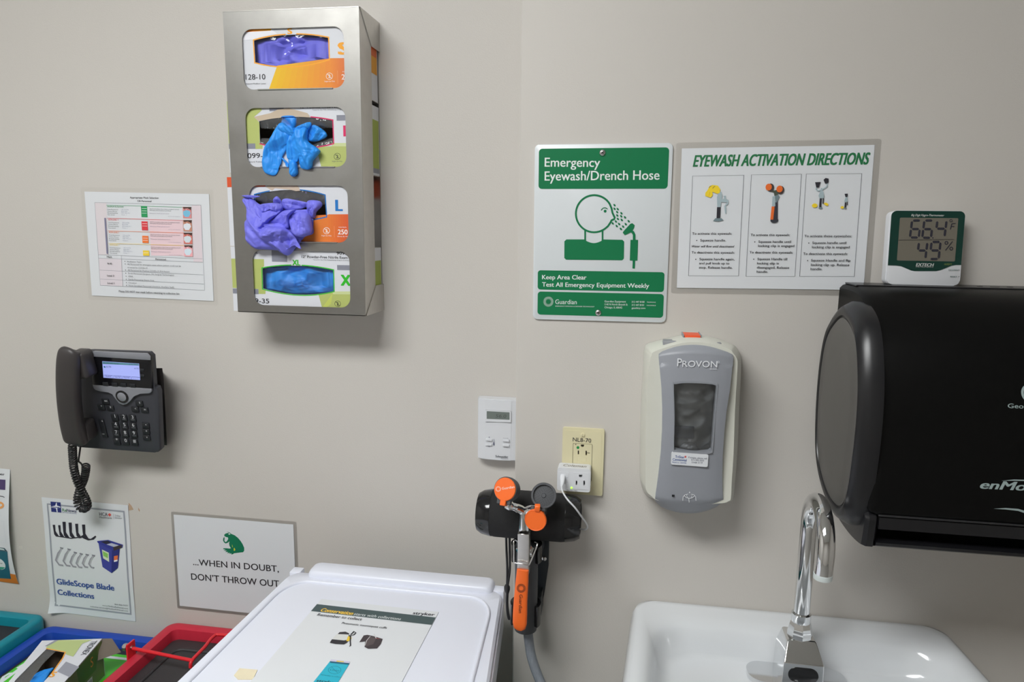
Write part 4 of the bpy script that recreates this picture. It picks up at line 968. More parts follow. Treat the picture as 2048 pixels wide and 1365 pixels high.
rec = obj('receptacle', prism(rrect(rx0+.0007, rx1-.0007, ry0+.0007, ry1-.0007, .0015, 2), .0036, .0066, holes=[hole_(FO, co, q) for q in (rp_(1338, 722, 1353, 770), [(1430, 724), (1446, 725), (1446, 746), (1481, 747), (1481, 757), (1446, 756), (1446, 780), (1430, 779)], GND(1394, 667), rp_(1306, 645, 1321, 657))]), IV, outlet, 30)
obj('receptacle_gap_shade', box(rx0-.0002, rx1+.0002, ry0-.0002, ry1+.0002, .0002, .001), mat('gap_shade_brown', rgb(70, 60, 50), rough=.6), outlet)  # dark sheet laid behind the face, shade of gap and slots as colour
for yy in ((803, 848), (860, 903)):
    a, b = FO.px(*co(1337, yy[1]), .0066), FO.px(*co(1441, yy[0]+4), .0066); obj('test_button', box(a.x, b.x, a.y, b.y, .005, .0069, .0003, 1), IV, outlet, 40)
p = Print(FO, co, h=.0068); SL = (40, 34, 30)
p.ell('green_dot_print', (0, 128, 60), 1340, 687, 17)
p.text('plate_text', (40, 40, 44), 'NL8-70', 1278, 612, 1496, 46, y1=628)
p.build(outlet)
q = FO.px(*co(1399, 534), .006); sc = obj('plate_screw', lathe([(.0036, .0055), (.0036, .0066), (.0026, .0074), (0, .0076)], (q.x, q.y, 0), (0, 0, 1), 18), IV, outlet, 40)
for s_ in (-1, 1): obj('screw_half', prism([(q.x+s_*.0005, q.y-.0033), (q.x+s_*.0024, q.y-.0024), (q.x+s_*.0034, q.y), (q.x+s_*.0024, q.y+.0024), (q.x+s_*.0005, q.y+.0033)], .006, .0083, bev=.0003), IV, sc, 40)
# plug-in adapter
FA = Frame((0, YR-.036, 0)); a = FA.px(*co(1093, 1090)); b = FA.px(*co(1487, 1090)); c_ = FA.px(*co(1290, 1208)); d = FA.px(*co(1290, 935))
FA = Frame(((a.x+b.x)/2, YR-.036, (c_.y+d.y)/2)); aw, ah = (b.x-a.x)/2, (d.y-c_.y)/2
ad = empty('plug_adapter', 'white plug adapter with a charging port plugged into the ivory outlet', 'adapter', FA)
SOCK = [hole_(FA, co, q, .0004) for q in (rp_(1314, 1080, 1332, 1130), rp_(1405, 1080, 1424, 1136), GND(1372, 1025))]; PORT = [hole_(FA, co, rp_(1139, 1022, 1180, 1037), .0004)]
obj('body', box(-aw, aw, -ah, ah, -.0290, -.0135, .004, 4), WHITEP, ad, 50)
obj('front_plate', prism(rrect(-aw, aw, -ah, ah, .004, 5), -.0180, 0, holes=[h_[::-1] for h_ in SOCK+PORT]), WHITEP, ad, 50)
obj('socket_panel', prism(rrect(FA.px(*co(1282, 1090)).x, FA.px(*co(1474, 1090)).x, FA.px(*co(1380, 1184)).y, FA.px(*co(1380, 985)).y, .002, 4), -.002, .0008, holes=[h_[::-1] for h_ in SOCK]), WHITEP, ad, 40)
obj('port_panel', prism(rrect(FA.px(*co(1103, 1090)).x, FA.px(*co(1228, 1090)).x, FA.px(*co(1165, 1160)).y, FA.px(*co(1165, 975)).y, .002, 4), -.002, .0005, holes=[h_[::-1] for h_ in PORT]), WHITEP, ad, 40)
p = Print(FA, co, h=.001)
for k in range(4): p.text('small_text', (150, 152, 158), 'USB OUTPUT'[k*2:k*2+3], 1200, 1046+k*18, 1220, 9)
p.text('small_text', (120, 122, 128), 'PROTECTED', 1205, 1198, 1328, 13, y1=1204)
p.build(ad)
q = FA.px(*co(1264, 1164)); obj('indicator_light', lathe([(.0018, -.001), (.0018, .0008), (.001, .0014), (0, .0015)], (q.x, q.y, 0), (0, 0, 1), 16), mat('green_light', (.4, .9, .1, 1), rough=.3, emit=(.45, 1, .08, 1), estr=1.2), ad, 40, 'small green indicator light')
# marker writing on the adapter's top
FA2 = Frame((FA.O.x, YR-.036+.012, FA.O.z+ah), (1, 0, 0), (0, 1, 0)); pm = Print(FA2, co, h=.0003)
vs, fs = text_mesh('Coleman', 0, .25)
pm.add('marker_text', (120, 110, 96), [((v[0]/max(z[0] for z in vs)-.5)*aw*1.45, (v[1]/CAP-.4)*.011) for v in vs], fs)
mk = obj_ = None
tmp = empty('tmp_marker', None, None, FA2); pm.build(tmp)
for ch in list(tmp.children):
    ch.parent = ad; ch.matrix_world = FA2.M(); ch.matrix_parent_inverse = Matrix.Identity(4); ch.matrix_basis = FA.M().inverted()@FA2.M()
bpy.data.objects.remove(tmp)
# charging cable
def W3(x, y, Y, cr_=None):
    if cr_: x, y = cr_(x, y)
    q = Frame((0, Y, 0)).px(x, y); return Vector((q.x, Y, q.y))
c2 = crop(930, 930, 3.137)
FC = Frame(W3(612, 85, YR-.036, c2)); inv = FC.M().inverted()
cb = empty('charging_cable', 'white charging cable looping from the plug adapter to the black speaker', 'cable', FC)
obj('plug_shell', sweep([inv@W3(613, 70, YR-.036, c2), inv@W3(612, 86, YR-.044, c2), inv@W3(611, 108, YR-.05, c2), inv@W3(606, 136, YR-.052, c2)], [.0038, .0040, .0034, .0022], [.0028, .003, .0028, .002], (1, 0, 0), 16, 3), WHITEP, cb, 50)
obj('cord', tube(catmull([inv@W3(x, y, Y, c2) for x, y, Y in ((606, 132, YR-.052), (610, 165, YR-.068), (640, 215, YR-.09), (690, 270, YR-.094), (730, 325, YR-.084), (762, 370, YR-.064), (768, 395, YR-.054), (752, 408, YR-.048), (722, 404, YR-.044))], 8), .0014, 8), WHITEP, cb, 60)

# ------------------------------------------------------------------ speaker
SY = YR-.0445
A = W3(958, 1020, SY); B = W3(1161, 1040, SY)
zc = W3(1060, 1031, SY).z; SR = .0395
FS = Frame((0, SY, zc))
spk = empty('bluetooth_speaker', 'black cylinder speaker with fabric cover behind the eyewash heads', 'speaker', FS)
MESHF = mat('speaker_fabric', (.012, .012, .013, 1), rough=.8, var=.35, vscale=900, bump=.5, bscale=1400)
xa, xb = A.x, B.x
obj('fabric_body', lathe([(SR*.97, xa+.022), (SR, xa+.03), (SR*1.01, (xa+xb)/2), (SR, xb-.03), (SR*.97, xb-.022)], (0, 0, 0), (1, 0, 0), 48), MESHF, spk, 50)
for e, s_ in ((xa, 1), (xb, -1)):
    prof = [(0, e+s_*.004), (SR*.55, e+s_*.004), (SR*.66, e), (SR*.8, e), (SR*.92, e+s_*.008), (SR*.99, e+s_*.022), (SR*.99, e+s_*.0235), (SR*.9, e+s_*.024)]
    cap = obj('end_cap', lathe(prof, (0, 0, 0), (1, 0, 0), 48), BLACKG, spk, 40)
    obj('end_ring', lathe([(SR*.58, e+s_*.003), (SR*.6, e-s_*.0005), (SR*.64, e-s_*.0005), (SR*.65, e+s_*.003)], (0, 0, 0), (1, 0, 0), 40), BLACKP, cap, 40)
inv = FS.M().inverted()
SB = YR-.026      # the strap hangs behind the eyewash clips
for dx, Y_ in ((0, SB), (7, SB)):
    obj('strap', tube(catmull([inv@W3(1012+dx, 1066, Y_), inv@W3(1013+dx*.9, 1100, Y_), inv@W3(1014.5+dx*.7, 1140, Y_), inv@W3(1014+dx*.1, 1176, Y_)], 6), .0021, 8), BLACKP, spk, 60)
obj('strap_knot', sweep([inv@W3(1014, 1170, SB), inv@W3(1014, 1174, SB), inv@W3(1014, 1180, SB), inv@W3(1014.5, 1187, SB)], [.003, .0052, .0052, .003], [.003, .0045, .0045, .003], (1, 0, 0), 12), BLACKP, spk, 60)
obj('strap_tail', tube(catmull([inv@W3(1014.5, 1185, SB), inv@W3(1014, 1205, SB), inv@W3(1015.5, 1225, SB), inv@W3(1018.5, 1240, SB)], 6), [.0026]*13+[.0026]*5+[.0018], 8), BLACKP, spk, 60)

# ------------------------------------------------------------------ eyewash hose
TYc = YR-.062
HB = W3(1051, 1258, TYc); HT = W3(1054, 1078, TYc); ZLIM = zc-SR*1.01-.0012; HT.z = min(HT.z, ZLIM)     # stays under the speaker
FE = Frame(HB); inv = FE.M().inverted()
ew = empty('eyewash_hose', 'hand held eyewash with orange handle, two spray heads and grey hose', 'eyewash', FE)
c6 = crop(1000, 1050, 6.2); c5 = crop(940, 940, 8.53)
DG = mat('dark_grey_rubber', rgb(72, 74, 78, k=1.0), rough=.55, var=.04)
DBR = mat('bracket_slate', rgb(42, 48, 54, k=1.0), rough=.45)
ORM = mat('orange_plastic', rgb(240, 98, 30, k=1.25), rough=.4, var=.02)
r_t = (W3(1074, 1180, TYc)-W3(1028.5, 1180, TYc)).length/2
hb, ht = inv@HB, inv@HT
obj('grip_tube', tube([hb+Vector((0, -.001, 0)), hb, hb.lerp(ht, .03), hb.lerp(ht, .5), hb.lerp(ht, .97), ht], [r_t*.9, r_t*.97, r_t, r_t, r_t, r_t*.9], 32), DG, ew, 40)
# braided hose: straight tube with a crossing relief
hosep = catmull([inv@W3(x, y, Y) for x, y, Y in ((1055, 1250, TYc), (1057, 1275, TYc), (1062, 1310, TYc-.002), (1071, 1340, TYc-.004), (1084, 1372, TYc-.008), (1100, 1410, TYc-.016))]+[Vector((.075, -.26, .03)), Vector((.1, -.36, .02)), Vector((.11, -.50, -.02)), Vector((.11, -.62, -.055))], 12)
HOSEM = mat('braided_hose_grey', rgb(132, 138, 146, k=1.1), rough=.5, var=.12, vscale=260, brushed=(1, .35, 1), bump=.6, bscale=420)
obj('hose', tube(hosep, .0082, 16), HOSEM, ew, 60)
# wall bracket plate
plate = [inv@W3(x, y, YR-.004) for x, y in ((1070, 1062), (1098.5, 1062), (1097, 1132), (1090, 1180), (1081, 1230), (1066, 1230), (1052, 1180))]
obj('wall_bracket', prism([(q.x, q.y) for q in plate], plate[0].z-.0035, plate[0].z+.0035, bev=.001), DBR, ew, 30)
q = inv@W3(1088.5, 1118, YR-.008); obj('bracket_screw', lathe([(.0042, q.z), (.0042, q.z+.001), (.003, q.z+.0022), (0, q.z+.0026)], (q.x, q.y, 0), (0, 0, 1), 18), SCREWM, ew, 40)
# clips: arms from the plate around the tube
for (yc, hh_) in ((1098, 22), (1225, 20)):
    for s_ in (-1, 1):
        cx = (1051, 1053)[yc < 1150]
        y0 = (inv@W3(cx, yc+hh_, TYc)).y; y1 = (inv@W3(cx, yc-hh_, TYc)).y; x_ = (inv@W3(cx, yc, TYc)).x; y1 = min(y1, ZLIM-.0006-FE.O.z)
        pts = []
        for k in range(13):
            a = R(-100+ (205)*k/12); pts.append(((r_t+.0035)*math.cos(a) if False else 0, 0))
        ro, ri = r_t+.0065, r_t+.0002
        arc = [(R(-85+118*k/12)) for k in range(13)]
        outer = [(x_+s_*ro*math.cos(a), ro*math.sin(a)) for a in arc]; inner = [(x_+s_*ri*math.cos(a), ri*math.sin(a)) for a in arc[::-1]]
        tip = [(x_+s_*(ro+.003)*math.cos(arc[-1]+.05), (ro+.003)*math.sin(arc[-1]+.05))]
        bm = prism(outer+inner, y0, y1, bev=.001); xf(bm, Matrix(((1, 0, 0, 0), (0, 0, 1, 0), (0, 1, 0, 0), (0, 0, 0, 1)))); bmesh.ops.recalc_face_normals(bm, faces=bm.faces[:])
        obj('clip_arm', bm, BLACKG, ew, 40)
    zb = plate[0].z
    obj('clip_base', box(x_-.012, x_+.024, y0, y1, zb, -r_t-.0005, .002), DBR, ew, 40)
# lever: steel channel and orange sleeve
LV = TYc-.046
lev = [inv@W3(*c6(x, y), Y) for x, y, Y in ((292, 120, LV-.004), (290, 330, LV-.002), (285, 560, LV), (255, 950, LV), (245, 1250, LV))]
chw = (inv@W3(*c6(360, 300), LV)-inv@W3(*c6(217, 300), LV)).length/2
chan = [lev[0], lev[1], lev[2], lev[2].lerp(lev[3], .2)]
for s_ in (-1, 1):
    obj('channel_wall', loft([[q+Vector((s_*chw, 0, d)) for d in (-.016, 0)]+[q+Vector((s_*(chw-.0018), 0, d)) for d in (0, -.016)] for q in chan]), STEELN, ew)
obj('lever_channel', sweep(chan, [chw, chw, chw*.98, chw*.96], [.0011]*4, (1, 0, 0), 20, 8), STEELN, ew, 40, 'satin steel lever channel')
slw = [chw*1.02, chw*1.12, chw*1.2, chw*1.26, chw*1.25, chw*1.05, chw*.5]
slp = [lev[2]+Vector((0, .001, .001)), lev[2].lerp(lev[3], .35), lev[3], lev[3].lerp(lev[4], .5), lev[4].lerp(lev[3], .1), lev[4]+Vector((0, -.004, 0)), lev[4]+Vector((-.0005, -.0078, 0))]
sl = obj('orange_sleeve', sweep(slp, slw, [.0045, .005, .0052, .0052, .0052, .0048, .003], (1, 0, 0), 28, 3.2), ORM, ew, 50, 'orange rubber lever sleeve')
FL = Frame(FE.O-Vector((0, -lev[3].z, 0))*0+FE.n*(lev[3].z+.0058), FE.u, FE.v)
p = Print(FL, c6, h=0)
burst(p, 'logo_print', (70, 40, 30), 262, 790, 30, 52, 20, 4.5)
p.build(sl)
for ch in sl.children: ch.matrix_basis = FE.M().inverted()@FL.M()
vs, fs = text_mesh('Guardian', 0, 0); mxw = max(v[0] for v in vs)
a = FL.px(*c6(240, 862)); b = FL.px(*c6(232, 1096)); ln = (b-a).length; capw = (FL.px(*c6(284, 900))-FL.px(*c6(244, 900))).length
pg = Print(FL, c6, h=0); d_ = (b-a).normalized(); e_ = Vector((-d_.y, d_.x, 0))
pg.add('logo_text', (60, 36, 28), [tuple((a+d_*(v[0]/mxw*ln)+e_*(v[1]/CAP*capw))[:2]) for v in vs], fs); pg.build(sl)
for ch in sl.children: ch.matrix_basis = FE.M().inverted()@FL.M()
# wire bail
wb = [inv@W3(*c6(x, y), Y) for x, y, Y in ((215, 210, LV+.012), (188, 190, LV+.008), (170, 210, LV), (172, 330, LV-.003), (174, 455, LV-.005), (190, 475, LV-.006), (270, 488, LV-.007), (345, 498, LV-.006), (368, 485, LV-.005), (420, 360, LV), (462, 250, LV+.006), (455, 225, LV+.01), (435, 215, LV+.014))]
obj('locking_wire', tube(catmull(wb, 4), .0012, 8), mat('wire_steel', (.75, .74, .74, 1), rough=.2, metal=1), ew, 60, 'bent steel locking wire')
# valve body and Y arms
VY = TYc-.036
yc_ = inv@W3(*c5(925, 740), YR-.0965); VY = YR-.0965
def around(th_d, d, x): a = R(th_d); return inv@Vector((x, SY-d*math.sin(a), zc-d*math.cos(a)))
xa_, xb_ = HT.x, (FE.M()@yc_).x
vb = [Vector((ht.x, ht.y-.014, 0))]+[around(a, .0522, xa_+(xb_-xa_)*f) for a, f in ((24, .1), (42, .3), (60, .55), (78, .8))]+[yc_.lerp(around(90, .0522, xb_), .5), yc_]
obj('valve_body', tube(catmull(vb, 4), [a.x for a in catmull([(v, 0, 0) for v in (.010, .0105, .0105, .010, .0095, .008, .0075)], 4)], 20), CHROME, ew, 60)
nt_ = (around(52, .0575, xa_)-around(38, .0575, xa_)).normalized()
obj('valve_nut', lathe([(.0125, -.006), (.0150, -.004), (.0150, .004), (.0125, .007)], around(40, .0575, xa_+(xb_-xa_)*.25), nt_, 8), CHROME, ew, 20)
HY = TYc-.052
for pts in (((925, 745, VY), (880, 690, VY), (780, 650, VY-.004), (690, 620, VY-.012), (640, 590, VY-.014)), ((925, 745, VY), (985, 700, VY), (1080, 680, VY-.004), (1200, 700, VY-.008), (1290, 690, VY-.01))):
    obj('chrome_arm', tube(catmull([inv@W3(*c5(x, y), Y) for x, y, Y in pts], 5), [.0072]*10+[.0068]*5+[.0075]*6, 14), CHROME, ew, 60)
hn1 = Vector((-.22, .36, .9)).normalized(); hn2 = Vector((.05, .42, .9)).normalized()
pxm = (inv@W3(*c5(1100, 400), HY)-inv@W3(*c5(1000, 400), HY)).length/100
def head(cx, cy, Y, r_px, nrm, depth, opened):
    O_ = inv@W3(*c5(cx, cy), Y); r = r_px*pxm
    prof = [(r*.35, -depth), (r*.72, -depth), (r*.95, -depth*.82), (r, -depth*.6), (r*.97, -depth*.58), (r*.97, -depth*.5), (r*1.02, -depth*.48), (r*1.04, -.002), (r*1.0, 0)]
    if opened: prof += [(r*.86, 0), (r*.84, -.004), (r*.2, -.0035), (r*.16, -.002), (0, -.002)]
    else: prof += [(r*.8, 0), (0, 0)]
    hd = obj('spray_head', lathe(prof, O_, nrm, 40), DG, ew, 35)
    return hd, O_, r
def basis(n):
    u = Vector((0, 1, 0)).cross(n).normalized(); return u, n.cross(u)
# closed head
hd, O_, r = head(600, 335, HY-.006, 205, hn1, .024, False)
cp = obj('orange_cap', lathe([(r*.93, -.0005), (r*.95, .0012), (r*.9, .0022), (0, .0024)], O_, hn1, 40), ORM, hd, 35)
u_, v_ = basis(hn1)
hw_ = box(-.0048, .0048, -.006, .003, -.009, .0024, .001, 1); Mh = Matrix.Identity(4)
for k in range(3): Mh[k][0] = u_[k]; Mh[k][1] = v_[k]; Mh[k][2] = hn1[k]; Mh[k][3] = (O_-v_*r*1.02)[k]
obj('cap_hinge', xf(hw_, Mh), ORM, hd, 40); hl = merge(box(-.0115, -.0054, -.004, .004, -.008, -.001, .001, 1), box(.0054, .0115, -.004, .004, -.008, -.001, .001, 1)); obj('hinge_lug', xf(hl, Mh), DG, hd, 40)
Fc = Frame(FE.M()@O_+(FE.M().to_3x3()@hn1)*.0027, FE.M().to_3x3()@u_, FE.M().to_3x3()@v_)
p = Print(Fc, c5, h=0); burst(p, 'logo_print', (236, 214, 200), 482, 330, 28, 44, 20, 3.6); p.text('logo_text', (240, 226, 214), 'Guardian', 546, 342, 760, 40, y1=312); p.build(cp)
for ch in cp.children: ch.matrix_basis = FE.M().inverted()@Fc.M()
# open head
hd, O_, r = head(1256, 440, HY, 208, hn2, .024, True)
u_, v_ = basis(hn2); rnd = random.Random(4); bm = bm_new()
for ring_, nn in ((.33, 10), (.45, 14), (.57, 18), (.69, 22), (.78, 24)):
    for k in range(nn):
        a = 2*math.pi*(k+.3*ring_*10)/nn; ce = O_+(u_*math.cos(a)+v_*math.sin(a))*r*ring_-hn2*.0033
        vs = [bm.verts.new(ce+(u_*math.cos(j*math.pi/3)+v_*math.sin(j*math.pi/3))*.00055) for j in range(6)]; bm.faces.new(vs)
o = obj('spray_hole_shade', bm, BLACKP, hd); o['kind'] = 'stuff'  # flat black discs, the darkness inside the holes put in as colour
Mh = Matrix.Identity(4)
for k in range(3): Mh[k][0] = u_[k]; Mh[k][1] = v_[k]; Mh[k][2] = hn2[k]; Mh[k][3] = (O_-v_*r*1.05-u_*.008)[k]
obj('hinge_lug', xf(merge(box(-.0115, -.0054, -.004, .004, -.008, -.001, .001, 1), box(.0054, .0115, -.004, .004, -.008, -.001, .001, 1)), Mh), DG, hd, 40)
co_ = inv@W3(*c5(1118, 862), HY-.014); cn = Vector((-.1, .05, 1)).normalized(); rc = 186*pxm
cp = obj('orange_cap', lathe([(0, -.004), (rc*.97, -.004), (rc, -.003), (rc, .001), (rc*.94, .002), (rc*.9, .0014), (0, .0012)], co_, cn, 40), ORM, hd, 35, 'open orange cap hanging from its hinge')
hg = [inv@W3(*c5(x, y), Y) for x, y, Y in ((1152, 600, HY-.012), (1152, 640, HY-.017), (1140, 700, HY-.016))]
obj('cap_hinge', sweep(catmull(hg, 3), [.0042]*7, [.0018]*7, (1, 0, 0), 14, 6), ORM, hd, 40)

# ------------------------------------------------------------------ soap dispenser
cs = crop(1260, 650, 3.5)
q = FW.px(*cs(425, 690)); FD = Frame((q.x, YR, q.y))
soap = empty('soap_dispenser', 'grey and white wall soap dispenser with a clear window', 'soap dispenser', FD)
SWH = mat('dispenser_white', rgb(206, 206, 196, k=KP), rough=.4, var=.015); SGR = mat('dispenser_grey', rgb(136, 139, 146, k=1.2), rough=.4, var=.015)
def dl(pts, h): return [Vector((*pl([q], h, cs, FD)[0], h)) for q in pts]
backo = [(100, 170), (130, 130), (330, 78), (430, 70), (560, 82), (700, 128), (745, 160), (775, 220), (778, 300), (765, 600), (752, 900), (735, 1100), (722, 1215), (690, 1240), (640, 1252), (430, 1262), (200, 1225), (110, 1190), (75, 1100), (68, 1030), (72, 700), (85, 400), (92, 260), (95, 200)]
backo = [(430+(x-430)*1.0, y) for x, y in backo]
fronto = [(150, 215), (175, 185), (330, 135), (430, 122), (560, 132), (690, 170), (722, 200), (748, 240), (752, 300), (735, 600), (725, 900), (712, 1100), (706, 1215), (690, 1235), (640, 1250), (430, 1262), (210, 1235), (150, 1200), (115, 1160), (110, 1080), (112, 700), (122, 400), (135, 280), (142, 240)]
mid_ = [((a[0]*.55+b[0]*.45), (a[1]*.6+b[1]*.4)) for a, b in zip(backo, fronto)]
def smooth_loop(pts, h): return catloop(dl(pts, h), 4)
obj('housing', loft([smooth_loop(backo, .001), smooth_loop(backo, .035), smooth_loop(mid_, .068), smooth_loop(fronto, .082)]), SWH, soap, 60)
# grey cover: waisted outline, gently convex
rows_ = 26
def edges(t_):
    ys = [128, 190, 300, 450, 600, 750, 900, 1050, 1180, 1270, 1322]; xl = [265, 200, 208, 222, 228, 226, 217, 200, 182, 174, 215]; xr = [620, 726, 716, 700, 676, 660, 650, 646, 648, 654, 600]
    y = ys[0]+(ys[-1]-ys[0])*t_
    for k in range(len(ys)-1):
        if ys[k] <= y <= ys[k+1]+1e-6:
            f = (y-ys[k])/(ys[k+1]-ys[k]); return y, xl[k]+(xl[k+1]-xl[k])*f, xr[k]+(xr[k+1]-xr[k])*f
def cover(u, v):
    y, l_, r_ = edges(1-v); x = l_+(r_-l_)*u
    edge = 1-abs(2*u-1)**3; tv = 1-v
    h = .084+.010*math.sin(math.pi*min(1, tv*1.05)**.8)*1+.006*edge
    if tv < .05: h -= (.05-tv)*.22
    if tv > .93: h -= (tv-.93)*.25
    bowy = (x-(l_+r_)/2)/(r_-l_)*2; y2 = y+(22*bowy*bowy if tv < .12 else (-45*bowy*bowy*(max(0, tv-.85)/.15)))+(x-430)*.012
    q = FD.px(*cs(x, y2), h); return Vector((q.x, q.y, h))
wl_, wr_, wt_, wb_ = 300, 606, 400, 900
bm = gridmesh(36, 60, cover)
# window opening: drop faces inside a tapered rounded outline
wo = [(300, 425), (312, 405), (400, 396), (540, 402), (600, 412), (611, 440), (596, 620), (578, 860), (566, 892), (520, 900), (400, 896), (318, 886), (302, 866), (306, 640)]
wop = [FD.px(*cs(x, y), .098) for x, y in wo]
def inside(p_, poly):
    c_ = False; n = len(poly)
    for k in range(n):
        a, b = poly[k], poly[k-1]
        if (a.y > p_.y) != (b.y > p_.y) and p_.x < (b.x-a.x)*(p_.y-a.y)/(b.y-a.y)+a.x: c_ = not c_
    return c_
dead = [f for f in bm.faces if inside(f.calc_center_median(), wop)]
bmesh.ops.delete(bm, geom=dead, context='FACES')
wsm = catloop([Vector((q.x, q.y, 0)) for q in wop], 8)
for v in {v for e in bm.edges if e.is_boundary for v in e.verts}:
    n_ = min(wsm, key=lambda q: (q.x-v.co.x)**2+(q.y-v.co.y)**2)
    if (n_.x-v.co.x)**2+(n_.y-v.co.y)**2 < .004**2: v.co.x, v.co.y = n_.x, n_.y
bnd = [e for e in bm.edges if e.is_boundary]
ext = bmesh.ops.extrude_edge_only(bm, edges=bnd)
for v in [g for g in ext['geom'] if isinstance(g, bmesh.types.BMVert)]: v.co.z -= .018
bmesh.ops.recalc_face_normals(bm, faces=bm.faces[:])
obj('grey_cover', bm, SGR, soap, 60)
def ins(pts, k): 
    cx = sum(q.x for q in pts)/len(pts); cy = sum(q.y for q in pts)/len(pts); return [Vector((cx+(q.x-cx)*k, cy+(q.y-cy)*k, 0)) for q in pts]
wsm = catloop([Vector((q.x, q.y, 0)) for q in wop], 4)
obj('window_rim', prism([(q.x, q.y) for q in ins(wsm, 1.02)], .085, .0988, holes=[[(q.x, q.y) for q in ins(wsm, .955)][::-1]]), SGR, soap, 30)
# inside the window: dark chamber, collapsed clear bag and pump
x0_, x1_ = min(q.x for q in wop)-.004, max(q.x for q in wop)+.004; y0_, y1_ = min(q.y for q in wop)-.004, max(q.y for q in wop)+.004
CHB = mat('chamber_grey', rgb(118, 120, 122, k=1.0), rough=.5)
obj('chamber', box(x0_, x1_, y0_, y1_, .0825, .0832), CHB, soap)
CLR = clear('clear_bottle', .05, (.95, .96, .97, 1), .05, .6, 45)
cx_, cy_ = (x0_+x1_)/2, (y0_+y1_)/2; hgt = y1_-y0_
obj('clear_bottle', gridmesh(20, 30, lambda u, v: Vector((x0_+.006+(x1_-x0_-.012)*u, y0_+.004+(hgt*.93)*v, .085+.007*math.sin(math.pi*u)+.0035*wrinkle(u*.05, v*.1, 3, 60)))), CLR, soap, 80, 'clear crumpled soap bottle')
obj('pump', lathe([(.014, 0), (.016, .006), (.012, .012), (.007, .016), (.007, .03)], (cx_-.002, y0_+.002, .075), (0, 1, .1), 24), mat('pump_grey', rgb(150, 152, 156, k=1.1), rough=.25), soap, 40)
obj('dark_collar', box(x0_+.003, cx_+.004, y0_+.022, y0_+.042, .0834, .087, .003), mat('collar_slate', rgb(56, 60, 70), rough=.3), soap, 40)
obj('window_pane', film2d([(q.x, q.y) for q in ins(wsm, 1.0)], .0992), clear('soap_window', .01, (.96, .97, .97, 1), .03), soap, label='clear window pane')
# top latch
a, b = dl([(383, 74), (493, 116)], .062)
obj('latch', prism([(q.x, q.y) for q in dl([(378, 72), (495, 76), (487, 112), (468, 114), (455, 106), (425, 104), (412, 112), (396, 110)], .062)], .03, .064, bev=.001), mat('latch_orange', rgb(226, 86, 46, k=1.2), rough=.4), soap, 40, 'orange latch on top')
for x in (374, 494):
    a, b = dl([(x-6, 118), (x+6, 66)], .06); obj('latch_cheek', box(a.x, b.x, a.y, b.y, .03, .063, .001, 1), SGR, soap, 40)
a, b = dl([(228, 150), (640, 118)], .07)
obj('top_slot', box(a.x, b.x, a.y, b.y-.001, .055, .0745, .002), mat('slot_grey', rgb(140, 142, 146, k=1.1), rough=.4), soap, 40)
p = Print(FD, cs, h=.1015)
FDp = Frame(FD.O+FD.n*.0, FD.u, FD.v)
p.h = .0978; p.text('logo_text', (222, 224, 228), 'P', 330, 290, 362, 55); p.text('logo_text', (222, 224, 228), 'ROVON', 366, 295, 610, 44, y1=299); p.ring('logo_text', (222, 224, 228), 619, 261, 6, 2, n=14); p.text('logo_text', (214, 216, 220), 'BRAND', 559, 314, 607, 9)
p.build(soap)
p = Print(FD, cs, h=.0928)
x_, y_ = 416, 1205
for s_ in (-1, 1):
    p.line('hand_symbol_print', (214, 216, 220), [(x_+s_*46, 1232), (x_+s_*44, 1205), (x_+s_*30, 1190), (x_+s_*10, 1186)], 4); p.line('hand_symbol_print', (214, 216, 220), [(x_+s_*36, 1198), (x_+s_*20, 1212), (x_, 1216)], 4); p.line('hand_symbol_print', (214, 216, 220), [(x_+s_*20, 1190), (x_+s_*14, 1212)], 3)
p.line('hand_symbol_print', (214, 216, 220), [(x_-4, 1216), (x_-2, 1244)], 4); p.poly('hand_symbol_print', (214, 216, 220), [(x_+1, 1166), (x_+6, 1176), (x_+1, 1181), (x_-4, 1176)])
p.rect('sensor_print', (24, 24, 28), 293, 1190, 312, 1206)
p.build(soap)
# asset sticker
ql = FD.px(*cs(418, 943), .0985); FST = Frame(FD.O+FD.u*ql.x+FD.v*ql.y+FD.n*.0985, FD.u, FD.v).tilt(-.012)
st = empty('asset_sticker', 'small white hospital sticker below the soap dispenser window', 'sticker', FST)
def sl_(pts): return [tuple(FST.px(*cs(*q), .0004)[:2]) for q in pts]
a = sl_([(288, 943), (547, 943), (418, 900), (418, 988)])
obj('label_paper', prism(rrect(a[0][0], a[1][0], a[3][1], a[2][1], .0022, 4), -.0025, .0004), PAPER, st)
p = Print(FST, cs, h=.0006); TBL = (58, 86, 150)
p.text('sticker_text', TBL, 'TriStar', 316, 932, 380, 17, bold=.02); p.text('sticker_text', TBL, 'Centennial', 298, 950, 396, 16, bold=.02); p.text('sticker_text', (90, 110, 160), 'MEDICAL CENTER', 295, 967, 395, 10); p.rect('sticker_text', (206, 90, 90), 382, 918, 394, 931)
p.text('sticker_text', (96, 100, 116), 'If empty, please call', 408, 934, 539, 12); p.text('sticker_text', (96, 100, 116), '615-342-2033', 428, 951, 518, 12); p.text('sticker_text', (96, 100, 116), 'Unit# 3119', 430, 968, 507, 12)
p.build(st)

# ------------------------------------------------------------------ paper towel dispenser
TX0, TX1 = .331, .665
TD = Frame((.49, YR, 1.05))
tow = empty('towel_dispenser', 'black paper towel dispenser with grey oval end panel above the sink', 'towel dispenser', TD)
